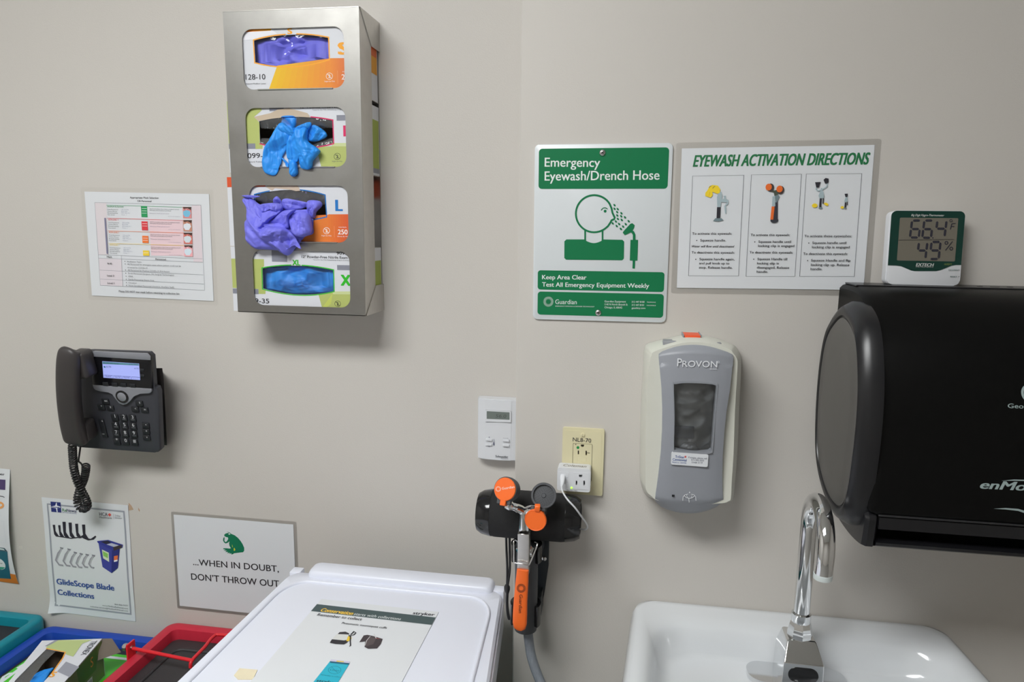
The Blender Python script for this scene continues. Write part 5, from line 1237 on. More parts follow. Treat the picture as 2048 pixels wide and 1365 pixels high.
# profile in (depth from wall, height above z=1.05)
TBK = mat('towel_black', (.003, .003, .003, 1), rough=.45, spec=.14, var=.05, bump=.04, bscale=900)
TBE = mat('towel_end_black', (.010, .010, .012, 1), rough=.32, var=.04)
prof = [(.0005, .372), (.06, .372), (.105, .366), (.14, .346), (.172, .316), (.19, .285), (.203, .24), (.208, .18), (.21, .12), (.208, .088), (.204, .082)]
lowp = [(.204, .082), (.2, .078), (.196, .075)]
xs = lambda X: X-TD.O.x
def prof3(X, pr_): return [Vector((xs(X), z, d)) for d, z in pr_]
full = catmull([Vector((d, z, 0)) for d, z in prof], 4); P2 = [(v.x, v.y) for v in full]+[(.0005, .082)]
def shrink(P, k): cy = .22; return [(max(.0005, .095+(d-.095)*k) if d > .001 else d, cy+(z-cy)*k) for d, z in P]
bev = [(TX0-.001, .955), (TX0+.003, .985), (TX0+.010, 1.0), (TX1-.010, 1.0), (TX1-.003, .985), (TX1+.001, .955)]
obj('cover', loft([[Vector((xs(X), z, d)) for d, z in shrink(P2, k)] for X, k in bev]), TBK, tow, 40)
# lower chassis with the towel slot: lip, mouth, sides
lipz0, lipz1 = .026, .082
low = [(.0005, .083), (.2, .083), (.205, .079), (.206, .07), (.202, .040), (.195, .034), (.15, .029), (.09, .031), (.04, .043), (.0005, .07)]
low = [low[0]]+[(max(.0005, v.x), v.y) for v in catmull([Vector((d, z, 0)) for d, z in low[1:]], 4)]
def lowsec(X, P): return [Vector((xs(X), z, d)) for d, z in P]
mouth = [(.0005, .083), (.2, .083), (.206, .079), (.206, .063), (.15, .061), (.15, .044), (.203, .0425), (.202, .038), (.195, .034), (.15, .03), (.08, .032), (.0005, .06)]
obj('chassis_mouth', loft([lowsec(X, mouth) for X in (TX0+.014, TX1-.014)]), TBE, tow, 30)
for X0_, X1_ in ((TX0-.002, TX0+.0145), (TX1-.0145, TX1+.002)): obj('chassis_end', loft([lowsec(X0_, [(d*.97 if d > .1 else d, z) for d, z in low]), lowsec(X0_+.004, low), lowsec(X1_-.004, low), lowsec(X1_, [(d*.97 if d > .1 else d, z) for d, z in low])]), TBE, tow, 30)
obj('seam_lip', box(xs(TX0+.012), xs(TX1-.012), .081, .0835, .18, .2085, .0008, 1), BLACKP, tow)
obj('top_shelf', box(xs(TX0+.006), xs(TX1-.006), .3715, .374, .0005, .055, .001, 1), TBE, tow)
# oval end panels
oval = [(.108, .350), (.060, .334), (.022, .300), (.006, .238), (.010, .160), (.030, .100), (.070, .066), (.120, .050), (.170, .056), (.196, .086), (.208, .150), (.209, .220), (.196, .280), (.165, .330)]
ov = [(v.x, v.y) for v in catloop([Vector((d, z, 0)) for d, z in oval], 6)]
def ovs(k): cd, cz_ = .108, .2; return [(cd+(d-cd)*k, cz_+(z-cz_)*k) for d, z in ov]
for s_, X in ((-1, TX0), (1, TX1)):
    e_o = X+s_*.025
    obj('end_frame', loft([[Vector((xs(X_), z, max(.0005, d))) for d, z in ovs(k)] for X_, k in ((X-s_*.004, 1.03), (X+s_*.010, 1.03), (X+s_*.021, .985), (e_o, .93), (e_o-s_*.001, .895), (e_o-s_*.004, .885))]), TBE, tow, 40)
    obj('end_panel', loft([[Vector((xs(X_), z, d)) for d, z in ovs(k)] for X_, k in ((e_o-s_*.006, .87), (e_o-s_*.0022, .868), (e_o-s_*.001, .85), (e_o-s_*.0005, .6))]), mat('end_panel_grey', rgb(84, 82, 79, k=1.2), rough=.45, var=.03), tow, 40, 'grey smoked oval end panel')
ctw = crop(1610, 550, 2.354); LG = (150, 166, 166)
def on_cover(v):
    """depth of the curved cover at this height"""
    for (d0, z0), (d1, z1) in zip(P2, P2[1:]):
        if min(z0, z1) <= v.y <= max(z0, z1) and abs(z0-z1) > 1e-9 and d0 > .05 and d1 > .05: return d0+(d1-d0)*(v.y-z0)/(z1-z0)
    return .21
def cover_print(dep):
    F_ = Frame((.49, YR-dep, 1.05)); return Print(F_, ctw, h=.0004, deform=lambda v: Vector((v.x, v.y, on_cover(v)+.0006+v.z)))
p = cover_print(.2085)
p.text('brand_text', LG, 'enMotion', 822, 1004, 1190, 38, bold=.03, shear=.25, y1=1022)
sw = [(884, 1100), (940, 1096), (1000, 1100), (1040, 1112), (1100, 1104), (1180, 1090), (1100, 1114), (1040, 1124), (1000, 1110), (940, 1103)]
p.poly('brand_logo_print', LG, sw); p.poly('brand_logo_print', LG, [(920, 968), (980, 962), (1060, 964), (1120, 976), (1060, 970), (980, 968)])
p.build(tow, .4)
p = cover_print(.201)
p.text('maker_text', LG, 'Georgia-Pacific', 948, 624, 1210, 20, bold=.012, y1=634)
p.ring('maker_logo_print', LG, 1060, 559, 36, 12); p.poly('maker_logo_print', LG, [(1048, 576), (1060, 538), (1072, 576)])
p.build(tow, .4)
for x_, r_ in ((.44, .004), (.46, .006), (.48, .004)): obj('top_button', lathe([(r_, .3735), (r_, .3745), (r_*.6, .3748), (0, .3748)], (xs(x_+.075), 0, .028), (0, 1, 0), 16), BLACKG, tow, 40)

# ------------------------------------------------------------------ hygro-thermometer on the towel dispenser
ch_ = crop(1740, 400, 6.827)
q1 = Frame((0, YR-.034, 0)).px(*ch_(790, 700)); zb = 1.05+.3742
FM = Frame((q1.x, YR-.034, zb), (1, 0, 0), (0, .07, 1))
hyg = empty('hygro_thermometer', 'dark green and white digital thermometer standing on the towel dispenser', 'thermometer', FM)
def hl_(pts, h=0): return [tuple(FM.px(*ch_(*q), h)[:2]) for q in pts]
o_ = hl_([(270, 150), (1290, 150), (760, 148), (760, 1158), (1245, 1100), (250, 1100)])
hx0 = (o_[0][0]+o_[5][0])/2-.001; hx1 = (o_[1][0]+o_[4][0])/2; hy1 = o_[2][1]; hy0 = .0003
obj('case', prism(rrect(hx0, hx1, hy0, hy1, .008, 6), -.018, -.003, bev=.001), WHITEP, hyg, 40)
obj('white_front', prism(rrect(hx0+.0008, hx1, hy0, hy1, .008, 6), -.003, 0, bev=.0012), WHITEP, hyg, 40)
DGN = mat('dark_green_plastic', rgb(14, 52, 44, k=1.2), rough=.25)
a_ = hl_([(268, 895), (350, 897), (420, 905), (480, 930), (560, 965), (610, 973), (900, 973), (960, 960), (1040, 930), (1110, 900), (1170, 890), (1250, 890)])
gx0, gx1 = hx0+.0012, hx1-.0004
gpts = [(gx0, a_[0][1])]+a_[1:-1]+[(gx1, a_[-1][1])]+[(x, y) for x, y in rrect(gx0, gx1, 0, hy1-.0004, .0075, 6)[:14]]
obj('green_front', prism(gpts, -.001, .0006), DGN, hyg, 30)
sc_ = hl_([(385, 540), (1180, 540), (790, 247), (790, 836)])
obj('display', prism(rrect(sc_[0][0], sc_[1][0], sc_[3][1], sc_[2][1], .0016, 3), 0, .0008), mat('lcd_olive', rgb(104, 100, 90, k=1.25), rough=.22, var=.02), hyg)
p = Print(FM, ch_, h=.001); SEG = (46, 46, 56)
def seg7(ch, x0, y0, x1, y1, sh, w):
    on = {'6': 'acdefg', '4': 'bcfg', '9': 'abcdfg'}[ch]; ym = (y0+y1)/2
    def P2_(x, y): return (x+sh*(y1-y)/(y1-y0), y)
    S = dict(a=((x0+w*.6, y0), (x1-w*.6, y0)), g=((x0+w*.6, ym), (x1-w*.6, ym)), d=((x0+w*.6, y1), (x1-w*.6, y1)), f=((x0, y0+w*.5), (x0, ym-w*.5)), e=((x0, ym+w*.5), (x0, y1-w*.5)), b=((x1, y0+w*.5), (x1, ym-w*.5)), c=((x1, ym+w*.5), (x1, y1-w*.5)))
    for k in on:
        a, b = S[k]; a = P2_(*a); b = P2_(*b)
        dx, dy = b[0]-a[0], b[1]-a[1]; L = math.hypot(dx, dy); ux, uy = dx/L, dy/L; nx, ny = -uy, ux; hw2 = w*.5
        p.poly('digit_print', SEG, [(a[0]-ux*hw2*.6, a[1]-uy*hw2*.6), (a[0]+ux*hw2*.3+nx*hw2, a[1]+uy*hw2*.3+ny*hw2), (b[0]-ux*hw2*.3+nx*hw2, b[1]-uy*hw2*.3+ny*hw2), (b[0]+ux*hw2*.6, b[1]+uy*hw2*.6), (b[0]-ux*hw2*.3-nx*hw2, b[1]-uy*hw2*.3-ny*hw2), (a[0]+ux*hw2*.3-nx*hw2, a[1]+uy*hw2*.3-ny*hw2)])
for ch, x0, y0, x1, y1 in (('6', 545, 283, 665, 515), ('6', 712, 283, 832, 518), ('4', 890, 283, 1016, 505)): seg7(ch, x0, y0, x1, y1, 30, 32)
p.ell('digit_print', SEG, 857, 520, 9)
for ch, x0, y0, x1, y1 in (('4', 640, 580, 755, 805), ('9', 812, 575, 935, 808)): seg7(ch, x0, y0, x1, y1, 28, 32)
p.ring('digit_print', SEG, 1104, 284, 17, 8, n=16); p.line('digit_print', SEG, [(1095, 405), (1118, 325), (1168, 322)], 12); p.line('digit_print', SEG, [(1108, 365), (1150, 363)], 12)
p.ring('digit_print', SEG, 1042, 588, 20, 12, n=16); p.ring('digit_print', SEG, 1108, 666, 20, 12, n=16); p.line('digit_print', SEG, [(1125, 568), (1028, 690)], 12)
p.line('divider_print', (60, 58, 56), [(392, 550), (1145, 540)], 5)
LW = (190, 196, 194)
p.text('title_text', LW, 'Big Digit Hygro-Thermometer', 562, 222, 1012, 28, bold=.015, shear=.25); p.text('brand_text', LW, 'EXTECH', 625, 905, 868, 40, bold=.035, shear=.2); p.text('brand_text', LW, 'INSTRUMENTS', 624, 920, 862, 10, bold=.01)
p.text('brand_text', (120, 140, 70), 'HUMIDITY', 1010, 892, 1118, 24, shear=.3); p.h = .0008
p.text('button_text', (60, 90, 84), 'MAX/MIN', 1070, 966, 1196, 15, bold=.02); p.text('button_text', (60, 90, 84), 'RESET', 1094, 1056, 1188, 15, bold=.02)
for y in (958, 1049): p.poly('button_text', (60, 60, 60), [(1206, y-8), (1220, y), (1206, y+8)])
p.build(hyg, .3)
# ------------------------------------------------------------------ sink
def up_frame(x, y, z): return Frame((x, y, z), (1, 0, 0), (0, 1, 0))
SX, SZ = .287, .60
FK = up_frame(SX, YR, SZ)
sink = empty('sink', 'white ceramic wall sink with rolled rim below the soap dispenser', 'sink', FK)
CER = mat('white_ceramic', rgb(200, 203, 206, k=1.25), rough=.13, spec=.5, var=.012, vscale=4, coat=.3)
def sloop(iside, iback, ifront, z, r, n=12, drop=0, w=.249, dep=.43, flare=.14):
    out = []
    for x, y in rrect(-w+iside, w-iside, -dep+ifront, -.0006-iback, r, n):
        f = 1+flare*min(1, max(0, -y/.25)); out.append(Vector((x*f, y, z-SZ-drop*min(1, max(0, -y/.2)))))
    return out
L_ = [sloop(.09, .0, .10, .62, .07), sloop(.03, .0, .03, .74, .05), sloop(.004, .0, .004, .815, .035), sloop(.0, .0, .0, .848, .03, drop=.012), sloop(.003, .0, .003, .861, .028, drop=.011), sloop(.0075, .0005, .008, .8685, .026, drop=.009),
      sloop(.014, .004, .014, .871, .03, drop=.008), sloop(.022, .012, .022, .8705, .035, drop=.006), sloop(.030, .035, .03, .868, .04, drop=.004), sloop(.036, .052, .036, .864, .045, drop=.003), sloop(.041, .0575, .041, .857, .05, drop=.001), sloop(.045, .061, .045, .846, .05), sloop(.049, .065, .049, .833, .05), sloop(.055, .0665, .055, .822, .055), sloop(.066, .069, .066, .8165, .055), sloop(.08, .072, .08, .815, .05)]
def bloop(k, z):
    out = []
    for x, y in rrect(-.155*k, .155*k, -.255-.105*k, -.255+.105*k, .09*k, 12): out.append(Vector((x, y, z-SZ)))
    return out
L_ += [bloop(1.06, .813), bloop(1.0, .808), bloop(.95, .79), bloop(.88, .74), bloop(.75, .705), bloop(.4, .692), bloop(.12, .69)]
obj('basin', loft(L_, True, True), CER, sink, 60)
obj('drain', lathe([(.026, .0905), (.026, .0925), (.02, .0935), (.016, .091), (0, .0905)], (0, -.255, 0), (0, 0, 1), 28), CHROME, sink, 40)

# ------------------------------------------------------------------ faucet
FX, FYY, FZ = .287, 1.045, .8155
FF = up_frame(FX, FYY, FZ)
fau = empty('faucet', 'chrome gooseneck sensor faucet standing on the white sink', 'faucet', FF)
obj('deck_plate', prism([(q[0], q[1]) for q in rrect(-.074, .072, -.028, .0245, .023, 10)], 0, .008, bev=.003, seg=3), CHROME, fau, 50)
# body: chamfered block, sloping brow over an upright sensor face
sec = lambda z, w0, yf, yb: [Vector((-w0, yf, z)), Vector((w0, yf, z)), Vector((w0, yb, z)), Vector((-w0, yb, z))]
bm = loft([sec(.006, .030, -.036, .0245), sec(.048, .0285, -.0365, .0245), sec(.072, .021, -.016, .022), sec(.074, .019, -.014, .02)])
bmesh.ops.bevel(bm, geom=bm.edges[:], offset=.0035, segments=3, affect='EDGES', clamp_overlap=True, profile=.6)
obj('sensor_body', bm, CHROME, fau, 40)
o_ = [(x, z) for x, z in rrect(-.0215, .0215, .0185, .0425, .0118, 8)]
sw_ = prism(o_, 0, .0012, bev=.0004); xf(sw_, Matrix(((1, 0, 0, 0), (0, .0, -1, -.0361), (0, 1, 0, 0), (0, 0, 0, 1)))); bmesh.ops.recalc_face_normals(sw_, faces=sw_.faces[:])
obj('sensor_window', sw_, BLACKG, fau, 40, 'black oval sensor window')
obj('collar_nut', lathe([(.0155, .070), (.0185, .074), (.0185, .081), (.0165, .090), (.0145, .097), (.013, .099)], (0, 0, 0), (0, 0, 1), 8), CHROME, fau, 22)
obj('neck_ring', lathe([(.0132, .096), (.0142, .098), (.0142, .1105), (.0128, .112)], (0, 0, 0), (0, 0, 1), 32), CHROME, fau, 40)
rad, tr = .058, .0117
zc_ = 1.124-rad-FZ
path = [Vector((0, 0, .1)), Vector((0, 0, .16)), Vector((0, 0, .2)), Vector((0, 0, zc_-.01))]
for k in range(19):
    a = math.pi*k/18; path.append(Vector((-.008*(k/18), -rad+rad*math.cos(a), zc_+rad*math.sin(a))))
oz = 1.046-FZ
path += [Vector((-.0083, -2*rad, zc_-.008)), Vector((-.0088, -2*rad, oz))]
obj('gooseneck', tube(path, tr, 32), CHROME, fau, 60)
obj('aerator', lathe([(tr*.6, -.0035), (tr*1.0, -.0035), (tr*1.03, -.002), (tr*1.03, .004)], (-.0088, -2*rad, oz-.001), (0, 0, 1), 28), mat('aerator_white', rgb(196, 204, 204, k=1.2), rough=.4), fau, 40, 'pale plastic aerator ring')

# ------------------------------------------------------------------ recycling bins
def bin_(name, label, col, x0, x1, y0, y1, z, r=.022, wrim=.022, roughb=.42):
    m_ = mat(name+'_plastic', rgb(*col, k=1.2), rough=roughb, var=.05, vscale=60, bump=.04, bscale=500)
    cx, cy = (x0+x1)/2, (y0+y1)/2
    F_ = up_frame(cx, cy, 0); t_ = empty(name, label, 'bin', F_, 'recycling bins along the wall')
    w2, d2 = (x1-x0)/2, (y1-y0)/2
    lp = lambda i_, z_, rr: [Vector((x, y, z_)) for x, y in rrect(-w2+i_, w2-i_, -d2+i_, d2-i_, rr, 5)]
    obj('body', loft([lp(.05, 0, .03), lp(.016, z-.05, .02), lp(.014, z-.03, .02)], True, False), m_, t_, 50)
    obj('rim', loft([lp(.014, z-.045, r), lp(.0, z-.045, r), lp(.0, z-.007, r), lp(.002, z-.002, r), lp(.006, z, r*.8), lp(wrim-.006, z-.001, r*.7), lp(wrim, z-.004, r*.6), lp(wrim+.003, z-.02, r*.6), lp(wrim+.002, z-.045, r*.6)], False, False), m_, t_, 40)
    return F_, t_, lp
BIN_IN = mat('bin_liner_black', rgb(42, 43, 48, k=1.0), rough=.6, var=.1, vscale=30, bump=.1, bscale=300)
BIN_RED = mat('bin_lid_charcoal', rgb(52, 50, 52, k=1.0), rough=.55, var=.08, vscale=60, bump=.15, bscale=500)
F_, t_, lp = bin_('teal_bin', 'teal recycling bin with dark inside at the end of the row', (10, 124, 140), -1.585, -1.292, .78, 1.3165, .600)
obj('inner_panel', loft([lp(.02, .572, .02), lp(.02, .576, .02)]), BIN_IN, t_)
F_, t_, lp = bin_('blue_bin', 'blue recycling bin holding a green card and a crushed glove carton', (22, 62, 158), -1.288, -.984, .78, 1.310, .580)
obj('inner_panel', loft([lp(.02, .552, .02), lp(.02, .556, .02)]), BIN_IN, t_)
F_, t_, lp = bin_('red_bin', 'red recycling bin with black lid and a red wire handle', (182, 38, 58), -.977, -.690, .78, 1.3175, .617)
obj('inner_lid', loft([lp(.02, .585, .02), lp(.02, .59, .02), lp(.03, .592, .02)]), BIN_RED, t_)
rp = [Vector((x, y, .5925)) for x, y in rrect(-.143+.052, .143-.052, -.268+.052, .268-.06, .02, 5)]
obj('lid_ridge', tube(rp+[rp[0]], .004, 8), BIN_RED, t_, 60)
inv = F_.M().inverted()
RW = mat('red_wire_coating', rgb(206, 34, 44, k=1.2), rough=.3)
def UZ(x, y, z):
    r_ = fwd+(x-IW/2)/FPX*RGT+(y-IH/2)/FPX*DWN; k = (z-CAMPOS.z)/r_.z; return CAMPOS+r_*k
w1 = inv@UZ(262, 1297, .635); w2_ = inv@UZ(384, 1322, .632); w3 = inv@UZ(432, 1271, .632)
obj('wire_handle', tube(catmull([w1, w1.lerp(w2_, .5), w1.lerp(w2_, .93), w2_], 4), .0036, 10), RW, t_, 60)
obj('wire_handle', tube(catmull([w2_+Vector((0, -.006, -.012)), w2_, w2_.lerp(w3, .5), w3+Vector((-.002, -.006, 0)), w3+Vector((.012, .003, 0)), w3+Vector((.10, .003, 0))], 5), .0036, 10), RW, t_, 60)
tb = inv@UZ(262, 1303, .628)
tab = obj('handle_tab', box(tb.x-.002, tb.x+.002, tb.y-.012, tb.y+.012, .594, .648, .0012, 2), RW, t_, 40)
bl = inv@UZ(252, 1295, .636); obj('bolt', merge(lathe([(.0075, -.006), (.0075, .001)], (bl.x+.002, bl.y, .636), (1, 0, 0), 6), lathe([(.0, -.010), (.0035, -.0095), (.0045, -.006), (.0045, .014)], (bl.x+.002, bl.y, .636), (1, 0, 0), 16)), SCREWM, tab, 40)

# teal bin with the white hinged lid
zl = .838
F_, t_, lp = bin_('lidded_bin', 'teal bin under a wide white hinged lid carrying a printed sheet', (10, 118, 124), -.600, -.197, .62, 1.185, .785)
inv = F_.M().inverted(); ox, oy = F_.O.x, F_.O.y
LIDM = mat('lid_white', rgb(208, 211, 222, k=1.22), rough=.3, var=.012, vscale=10, bump=.02, bscale=200)
def lidloop(i_, z_, r_=.02):
    # the lid widens slightly towards the front
    out = []
    for x, y in rrect(0, 1, 0, 1, .0001, 1): pass
    xl0, xr0, yb, yf = -.6175, -.195, 1.192, .60
    for x, y in rrect(-.5, .5, -.5, .5, .05, 5):
        Y_ = (yb+yf)/2+y*(yb-yf-2*i_); tt = (yb-Y_)/(yb-.88)
        xl = xl0+(-.629-xl0)*tt+i_; xr = xr0+(-.1655-xr0)*tt-i_
        out.append(Vector(((xl+xr)/2+x*(xr-xl)-ox, Y_-oy, z_)))
    return out
lid = obj('lid', loft([lidloop(.006, zl-.055), lidloop(.0, zl-.055), lidloop(.0, zl-.020), lidloop(.001, zl-.012), lidloop(.004, zl-.011), lidloop(.004, zl-.004), lidloop(.008, zl), lidloop(.030, zl+.0004), lidloop(.2, zl+.0004)], True, True), LIDM, t_, 40, 'white lid')
rd = []
for x, y in rrect(-.5, .5, -.5, .5, .11, 8):
    Y_ = .875+y*(1.152-.60); tt = (1.192-Y_)/(1.192-.88); xl = -.6115+.013-.006*tt; xr = -.195-.017+.016*tt
    rd.append(Vector(((xl+xr)/2+x*(xr-xl)-ox, Y_-oy, zl+.0005)))
obj('lid_ridge', sweep(rd+[rd[0]], [.0042]*(len(rd)+1), [.003]*(len(rd)+1), (0, 0, 1), 10), LIDM, lid, 60)
hb_ = loft([[Vector((x-ox, y-oy, z_)) for x, y in rrect(-.575+i_, -.216-i_, 1.168+i_*.5, 1.214-i_, .012, 5)] for i_, z_ in ((.0, zl-.03), (0, zl+.004), (.003, zl+.010), (.008, zl+.0125))])
obj('hinge_cover', hb_, LIDM, lid, 50)
for xa_ in (-.6165, -.2175):
    obj('hinge_ear', box(xa_-ox, xa_+.022-ox, 1.18-oy, 1.203-oy, zl-.03, zl+.001, .003), LIDM, lid, 40)

# sheet on the lid
FQ = up_frame(-.40, 1.06, zl+.0014)
cq = crop(600, 1190, 6.827)
a = FQ.px(*cq(295, 62)); b = FQ.px(*cq(1893, 240)); ax_ = (b-a).normalized()
FQ = Frame(FQ.O+FQ.u*((a.x+b.x)/2)+FQ.v*((a.y+b.y)/2), Vector((ax_.x, ax_.y, 0)), Vector((-ax_.y, ax_.x, 0)))
sh_ = empty('lid_sheet', 'printed sheet with a dark green band lying on the white bin lid', 'sheet', FQ)
sw2 = (b-a).length/2
obj('paper', box(-sw2, sw2, -.2794, 0, -.0008, .0004), PAPER, sh_)
p = Print(FQ, cq, h=.0008); BN = (66, 82, 84)
p.poly('band_print', BN, [(-sw2, -.0185), (sw2, -.0185), (sw2, -.0415), (-sw2, -.0415)], True)
p.text('heading_text', (244, 196, 60), 'Conservation', 276, 228, 710, 42, bold=.025, shear=.2, y1=280); p.text('heading_text', (214, 220, 220), 'starts with collections', 728, 280, 1368, 34, y1=352, shear=.1)
p.text('logo_text', (50, 50, 56), 'stryker', 1538, 268, 1830, 36, bold=.02, y1=292)
p.text('body_text', (50, 52, 58), 'Remember to collect', 230, 288, 835, 32, bold=.012, y1=356); p.text('body_text', (60, 62, 68), 'Pneumatic tourniquet cuffs', 566, 400, 1180, 24, bold=.01, y1=468)
pp = 'picture_print'
p.poly(pp, (44, 42, 48), [(405, 660), (430, 620), (540, 515), (620, 508), (668, 530), (672, 550), (700, 590), (640, 660), (600, 682), (480, 676)]); p.poly(pp, (206, 208, 206), [(440, 612), (498, 540), (670, 548), (640, 622), (600, 628)]); p.poly(pp, (226, 190, 50), [(655, 570), (700, 578), (704, 605), (660, 640), (632, 636)]); p.line(pp, (40, 40, 46), [(690, 550), (740, 505), (762, 525), (735, 552), (690, 560), (686, 640), (690, 700), (672, 708)], 16)
p.poly(pp, (62, 54, 58), [(810, 652), (870, 560), (920, 552), (1000, 568), (1130, 608), (1100, 680), (1050, 738), (930, 742), (880, 716), (890, 640)]); p.poly(pp, (84, 74, 76), [(890, 640), (960, 580), (1040, 600), (1000, 680), (900, 712)]); p.line(pp, (190, 188, 190), [(960, 570), (910, 630), (885, 700)], 9); p.line(pp, (200, 198, 200), [(1040, 600), (1010, 540)], 12); p.line(pp, (170, 60, 60), [(1030, 600), (1085, 606)], 8)
p.poly(pp, (40, 172, 196), [(410, 912), (676, 944), (520, 1200), (180, 1200)]); p.poly(pp, (30, 96, 120), [(410, 912), (676, 940), (664, 962), (412, 936)]); p.poly(pp, (196, 192, 214), [(425, 888), (684, 916), (676, 940), (410, 912)]); p.poly(pp, (220, 190, 80), [(500, 904), (600, 914), (598, 928), (498, 920)])
p.ring(pp, (20, 110, 130), 473, 1034, 86, 6, ry=52); p.line(pp, (20, 110, 130), [(430, 990), (516, 1078)], 5); p.text(pp, (16, 96, 116), 'Linen', 406, 1040, 540, 24); p.text(pp, (20, 100, 120), 'Remember to collect', 282, 1105, 546, 14, y1=1138); p.text(pp, (30, 50, 60), 'stryker', 220, 1192, 520, 34, bold=.015)
p.build(sh_)
# scrap of masking tape on the lid
qa = [up_frame(-.5, .95, zl+.001).px(*q) for q in ((468, 1352), (479, 1338), (515, 1341), (506, 1360), (476, 1360))]
cx_, cy_ = sum(q.x for q in qa)/5, sum(q.y for q in qa)/5
o = obj('tape_piece', prism([(q.x-cx_, q.y-cy_) for q in qa], -.0005, .0006), mat('masking_tape', rgb(216, 206, 178, k=1.2), rough=.6, var=.06))
o.matrix_world = up_frame(-.5+cx_, .95+cy_, zl+.001).M(); top(o, 'torn yellowed tape piece on the white bin lid beside the sheet', 'tape')

# green card and crushed carton in the blue bin
FGc = up_frame(-1.137, 1.06, .5565)
gc = empty('green_card', 'bright green card with white border lying in the blue bin', 'card', FGc)
cg = crop(0, 1250, 7.877)
p = Print(FGc, cg, h=.0012)
tlc = p.L(700, 240); GC = (76, 190, 40)
gx0, gx1, gy0, gy1 = max(tlc[0], -.118), .121, -.235, min(tlc[1], .205)
obj('card', box(gx0, gx1, gy0, gy1, 0, .0010), mat('green_card_stock', rgb(*GC, k=1.15), rough=.35, var=.02), gc)
bw = .008; io = .009
for r4 in ((gx0+io, gx0+io+bw, gy0+io, gy1-io), (gx1-io-bw, gx1-io, gy0+io, gy1-io), (gx0+io, gx1-io, gy1-io-bw, gy1-io)):
    p.poly('border_print', (216, 222, 224), [(r4[0], r4[2]), (r4[1], r4[2]), (r4[1], r4[3]), (r4[0], r4[3])], True)
p.line('letter_print', (216, 222, 224), [(270, 690), (500, 552)], 60); p.line('letter_print', (216, 222, 224), [(440, 560), (470, 590)], 40)
p.line('letter_print', (216, 222, 224), [(10, 900), (60, 820), (140, 775), (240, 765)], 50)
p.build(gc)
A_ = Vector((-1.048, 1.194, .642)); B_ = Vector((-1.164, 1.166, .642))
uu = (A_-B_).normalized(); vv = Vector((-uu.y, uu.x, 0))
FCt = Frame(A_, uu, vv); cwid = (A_-B_).length
ctn = empty('crushed_glove_carton', 'crushed lime and white glove carton lying on the green card', 'carton', FCt)
CL, CH_ = .20, .0845
def dent(v):
    """crushed: narrower towards the room, the foot pushed inwards"""
    q = v.copy(); dn = max(0, -q.z/CH_)
    q.x += -q.y*.11*(-q.x/cwid)+.003*math.sin(-q.y*26)*(dn if q.x > -.02 else 0)-.03*dn*(-q.y/CL); return q
def open_box(i_):
    b_ = box(-cwid+i_, -i_, -CL+i_, -i_, -CH_+i_, -.0004)
    for f in list(b_.faces):
        if f.calc_center_median().z > -.001: b_.faces.remove(f)
    bmesh.ops.subdivide_edges(b_, edges=b_.edges[:], cuts=7, use_grid_fill=True)
    for v in b_.verts: v.co = dent(v.co)
    return b_
obj('carton', open_box(0), CARTON, ctn, 30); obj('inner_lining', open_box(.0009), CARTIN, ctn, 30)
def on_top(pts): return [(max(-cwid+.004, min(-.004, q.x)), max(-CL+.012, min(-.003, q.y))) for q in (FCt.px(*cg(*a)) for a in pts)]
HOLE = on_top([(710, 385), (1000, 440), (960, 520), (800, 740), (640, 906), (560, 1010), (60, 980), (130, 880), (400, 650)])
tp = prism([(-cwid, -CL), (0, -CL), (0, 0), (-cwid, 0)], -.0007, 0, holes=[HOLE])
for v in tp.verts: v.co = dent(v.co)
obj('top_panel', tp, CARTON, ctn)
fm = bm_new(); fill2d(fm, [on_top([(710, 385), (860, 412), (640, 600), (420, 860), (330, 990), (60, 980), (130, 880), (400, 650)])], -.0012)
for v in fm.verts: v.co = dent(v.co)
obj('film', fm, GREYFILM, ctn, label='torn plastic film over the opening')
p = Print(FCt, cg, h=.0006, deform=dent)
p.poly('colour_print', (178, 192, 130), [(900, 245), (1450, 240), (1290, 300), (1140, 505), (1020, 470), (1010, 430), (700, 370), (780, 300)]); p.poly('colour_print', (140, 142, 152), [(860, 250), (920, 248), (800, 310), (720, 345), (690, 340)]); p.poly('colour_print', (146, 148, 158), [(1020, 585), (1250, 668), (1100, 830), (870, 740)])
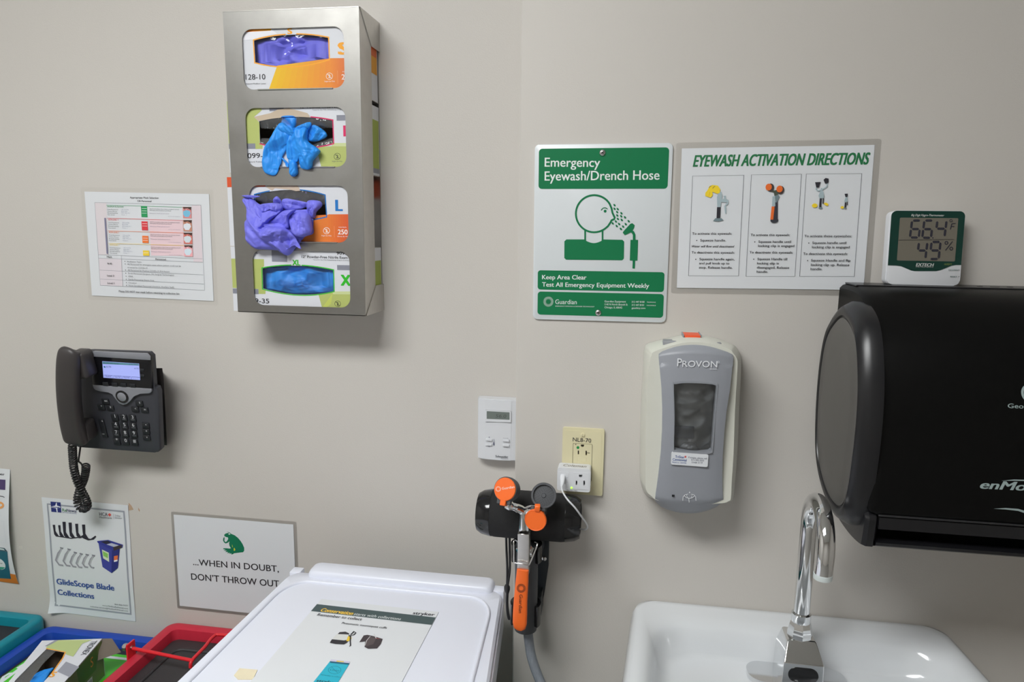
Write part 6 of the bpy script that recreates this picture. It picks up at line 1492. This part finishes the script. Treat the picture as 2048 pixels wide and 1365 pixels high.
p.line('rim_print', (238, 160, 50), [(705, 378), (1012, 436), (970, 520), (790, 755)], 18); p.text('size_text', (238, 160, 40), 'S', 720, 830, 800, 70, bold=.03)
p.text('brand_text', (60, 62, 70), 'TRONEX', 1440, 262, 1262, 44, bold=.012, y1=482)
p.build(ctn)
gp = [FCt.px(*cg(*q), -.010) for q in ((330, 980), (420, 860), (500, 770), (640, 690), (760, 655), (820, 650), (740, 740), (690, 830), (620, 920), (520, 990))]
gl = empty('nitrile_glove', 'blue nitrile glove showing through the crushed carton opening in the bin', 'glove', FCt)
obj('nitrile_skin', cushion([(dent(q).x, q.y) for q in gp], -.015, .006, .002, 60, 3), BLUEN, gl, 75)
# right-hand end panel print
pe = Print(FCt, cg, h=.0, deform=lambda v: dent(Vector((0, v.x, v.y)))+Vector((v.z, 0, 0)))
# end frame: u runs towards the room, v up
pe.poly('side_print', (104, 128, 62), [(-.002, -.002), (-.196, -.002), (-.196, -.082), (-.002, -.082)], True); pe.k = 3
pe.poly('side_print', (70, 118, 30), [(-.02, -.004), (-.1, -.004), (-.085, -.05), (-.03, -.05)], True)
vs, fs = text_mesh('S', .02); pe.add('size_text', (214, 150, 50), [(-.05+v[0]*.024, -.034+v[1]*.03) for v in vs], fs)
pe.poly('barcode_print', (206, 208, 206), [(-.045, -.08), (-.095, -.08), (-.095, -.055), (-.045, -.055)], True)
for k in range(11): pe.poly('barcode_print', (40, 44, 40), [(-.092+k*.004, -.077), (-.0905+k*.004+(k % 3)*.0005, -.077), (-.0905+k*.004+(k % 3)*.0005, -.058), (-.092+k*.004, -.058)], True)
for part in pe.parts: pe.parts[part] = [(a1, a2, a3, .0005+.0001*i5+(.0004 if part != 'side_print' else 0)) for i5, (a1, a2, a3, a4) in enumerate(pe.parts[part])]
pe.build(ctn)
# torn flap at the back corner
fl = [Vector((-.004, .0, .0)), Vector((.004, -.03, -.03)), Vector((.03, .012, -.04)), Vector((.012, .016, -.01))]
bm = bm_new(); bm.faces.new([bm.verts.new(q) for q in fl]); obj('torn_flap', solidify(bm, .0006), mat('carton_board', rgb(128, 120, 108, k=1.1), rough=.8), ctn)
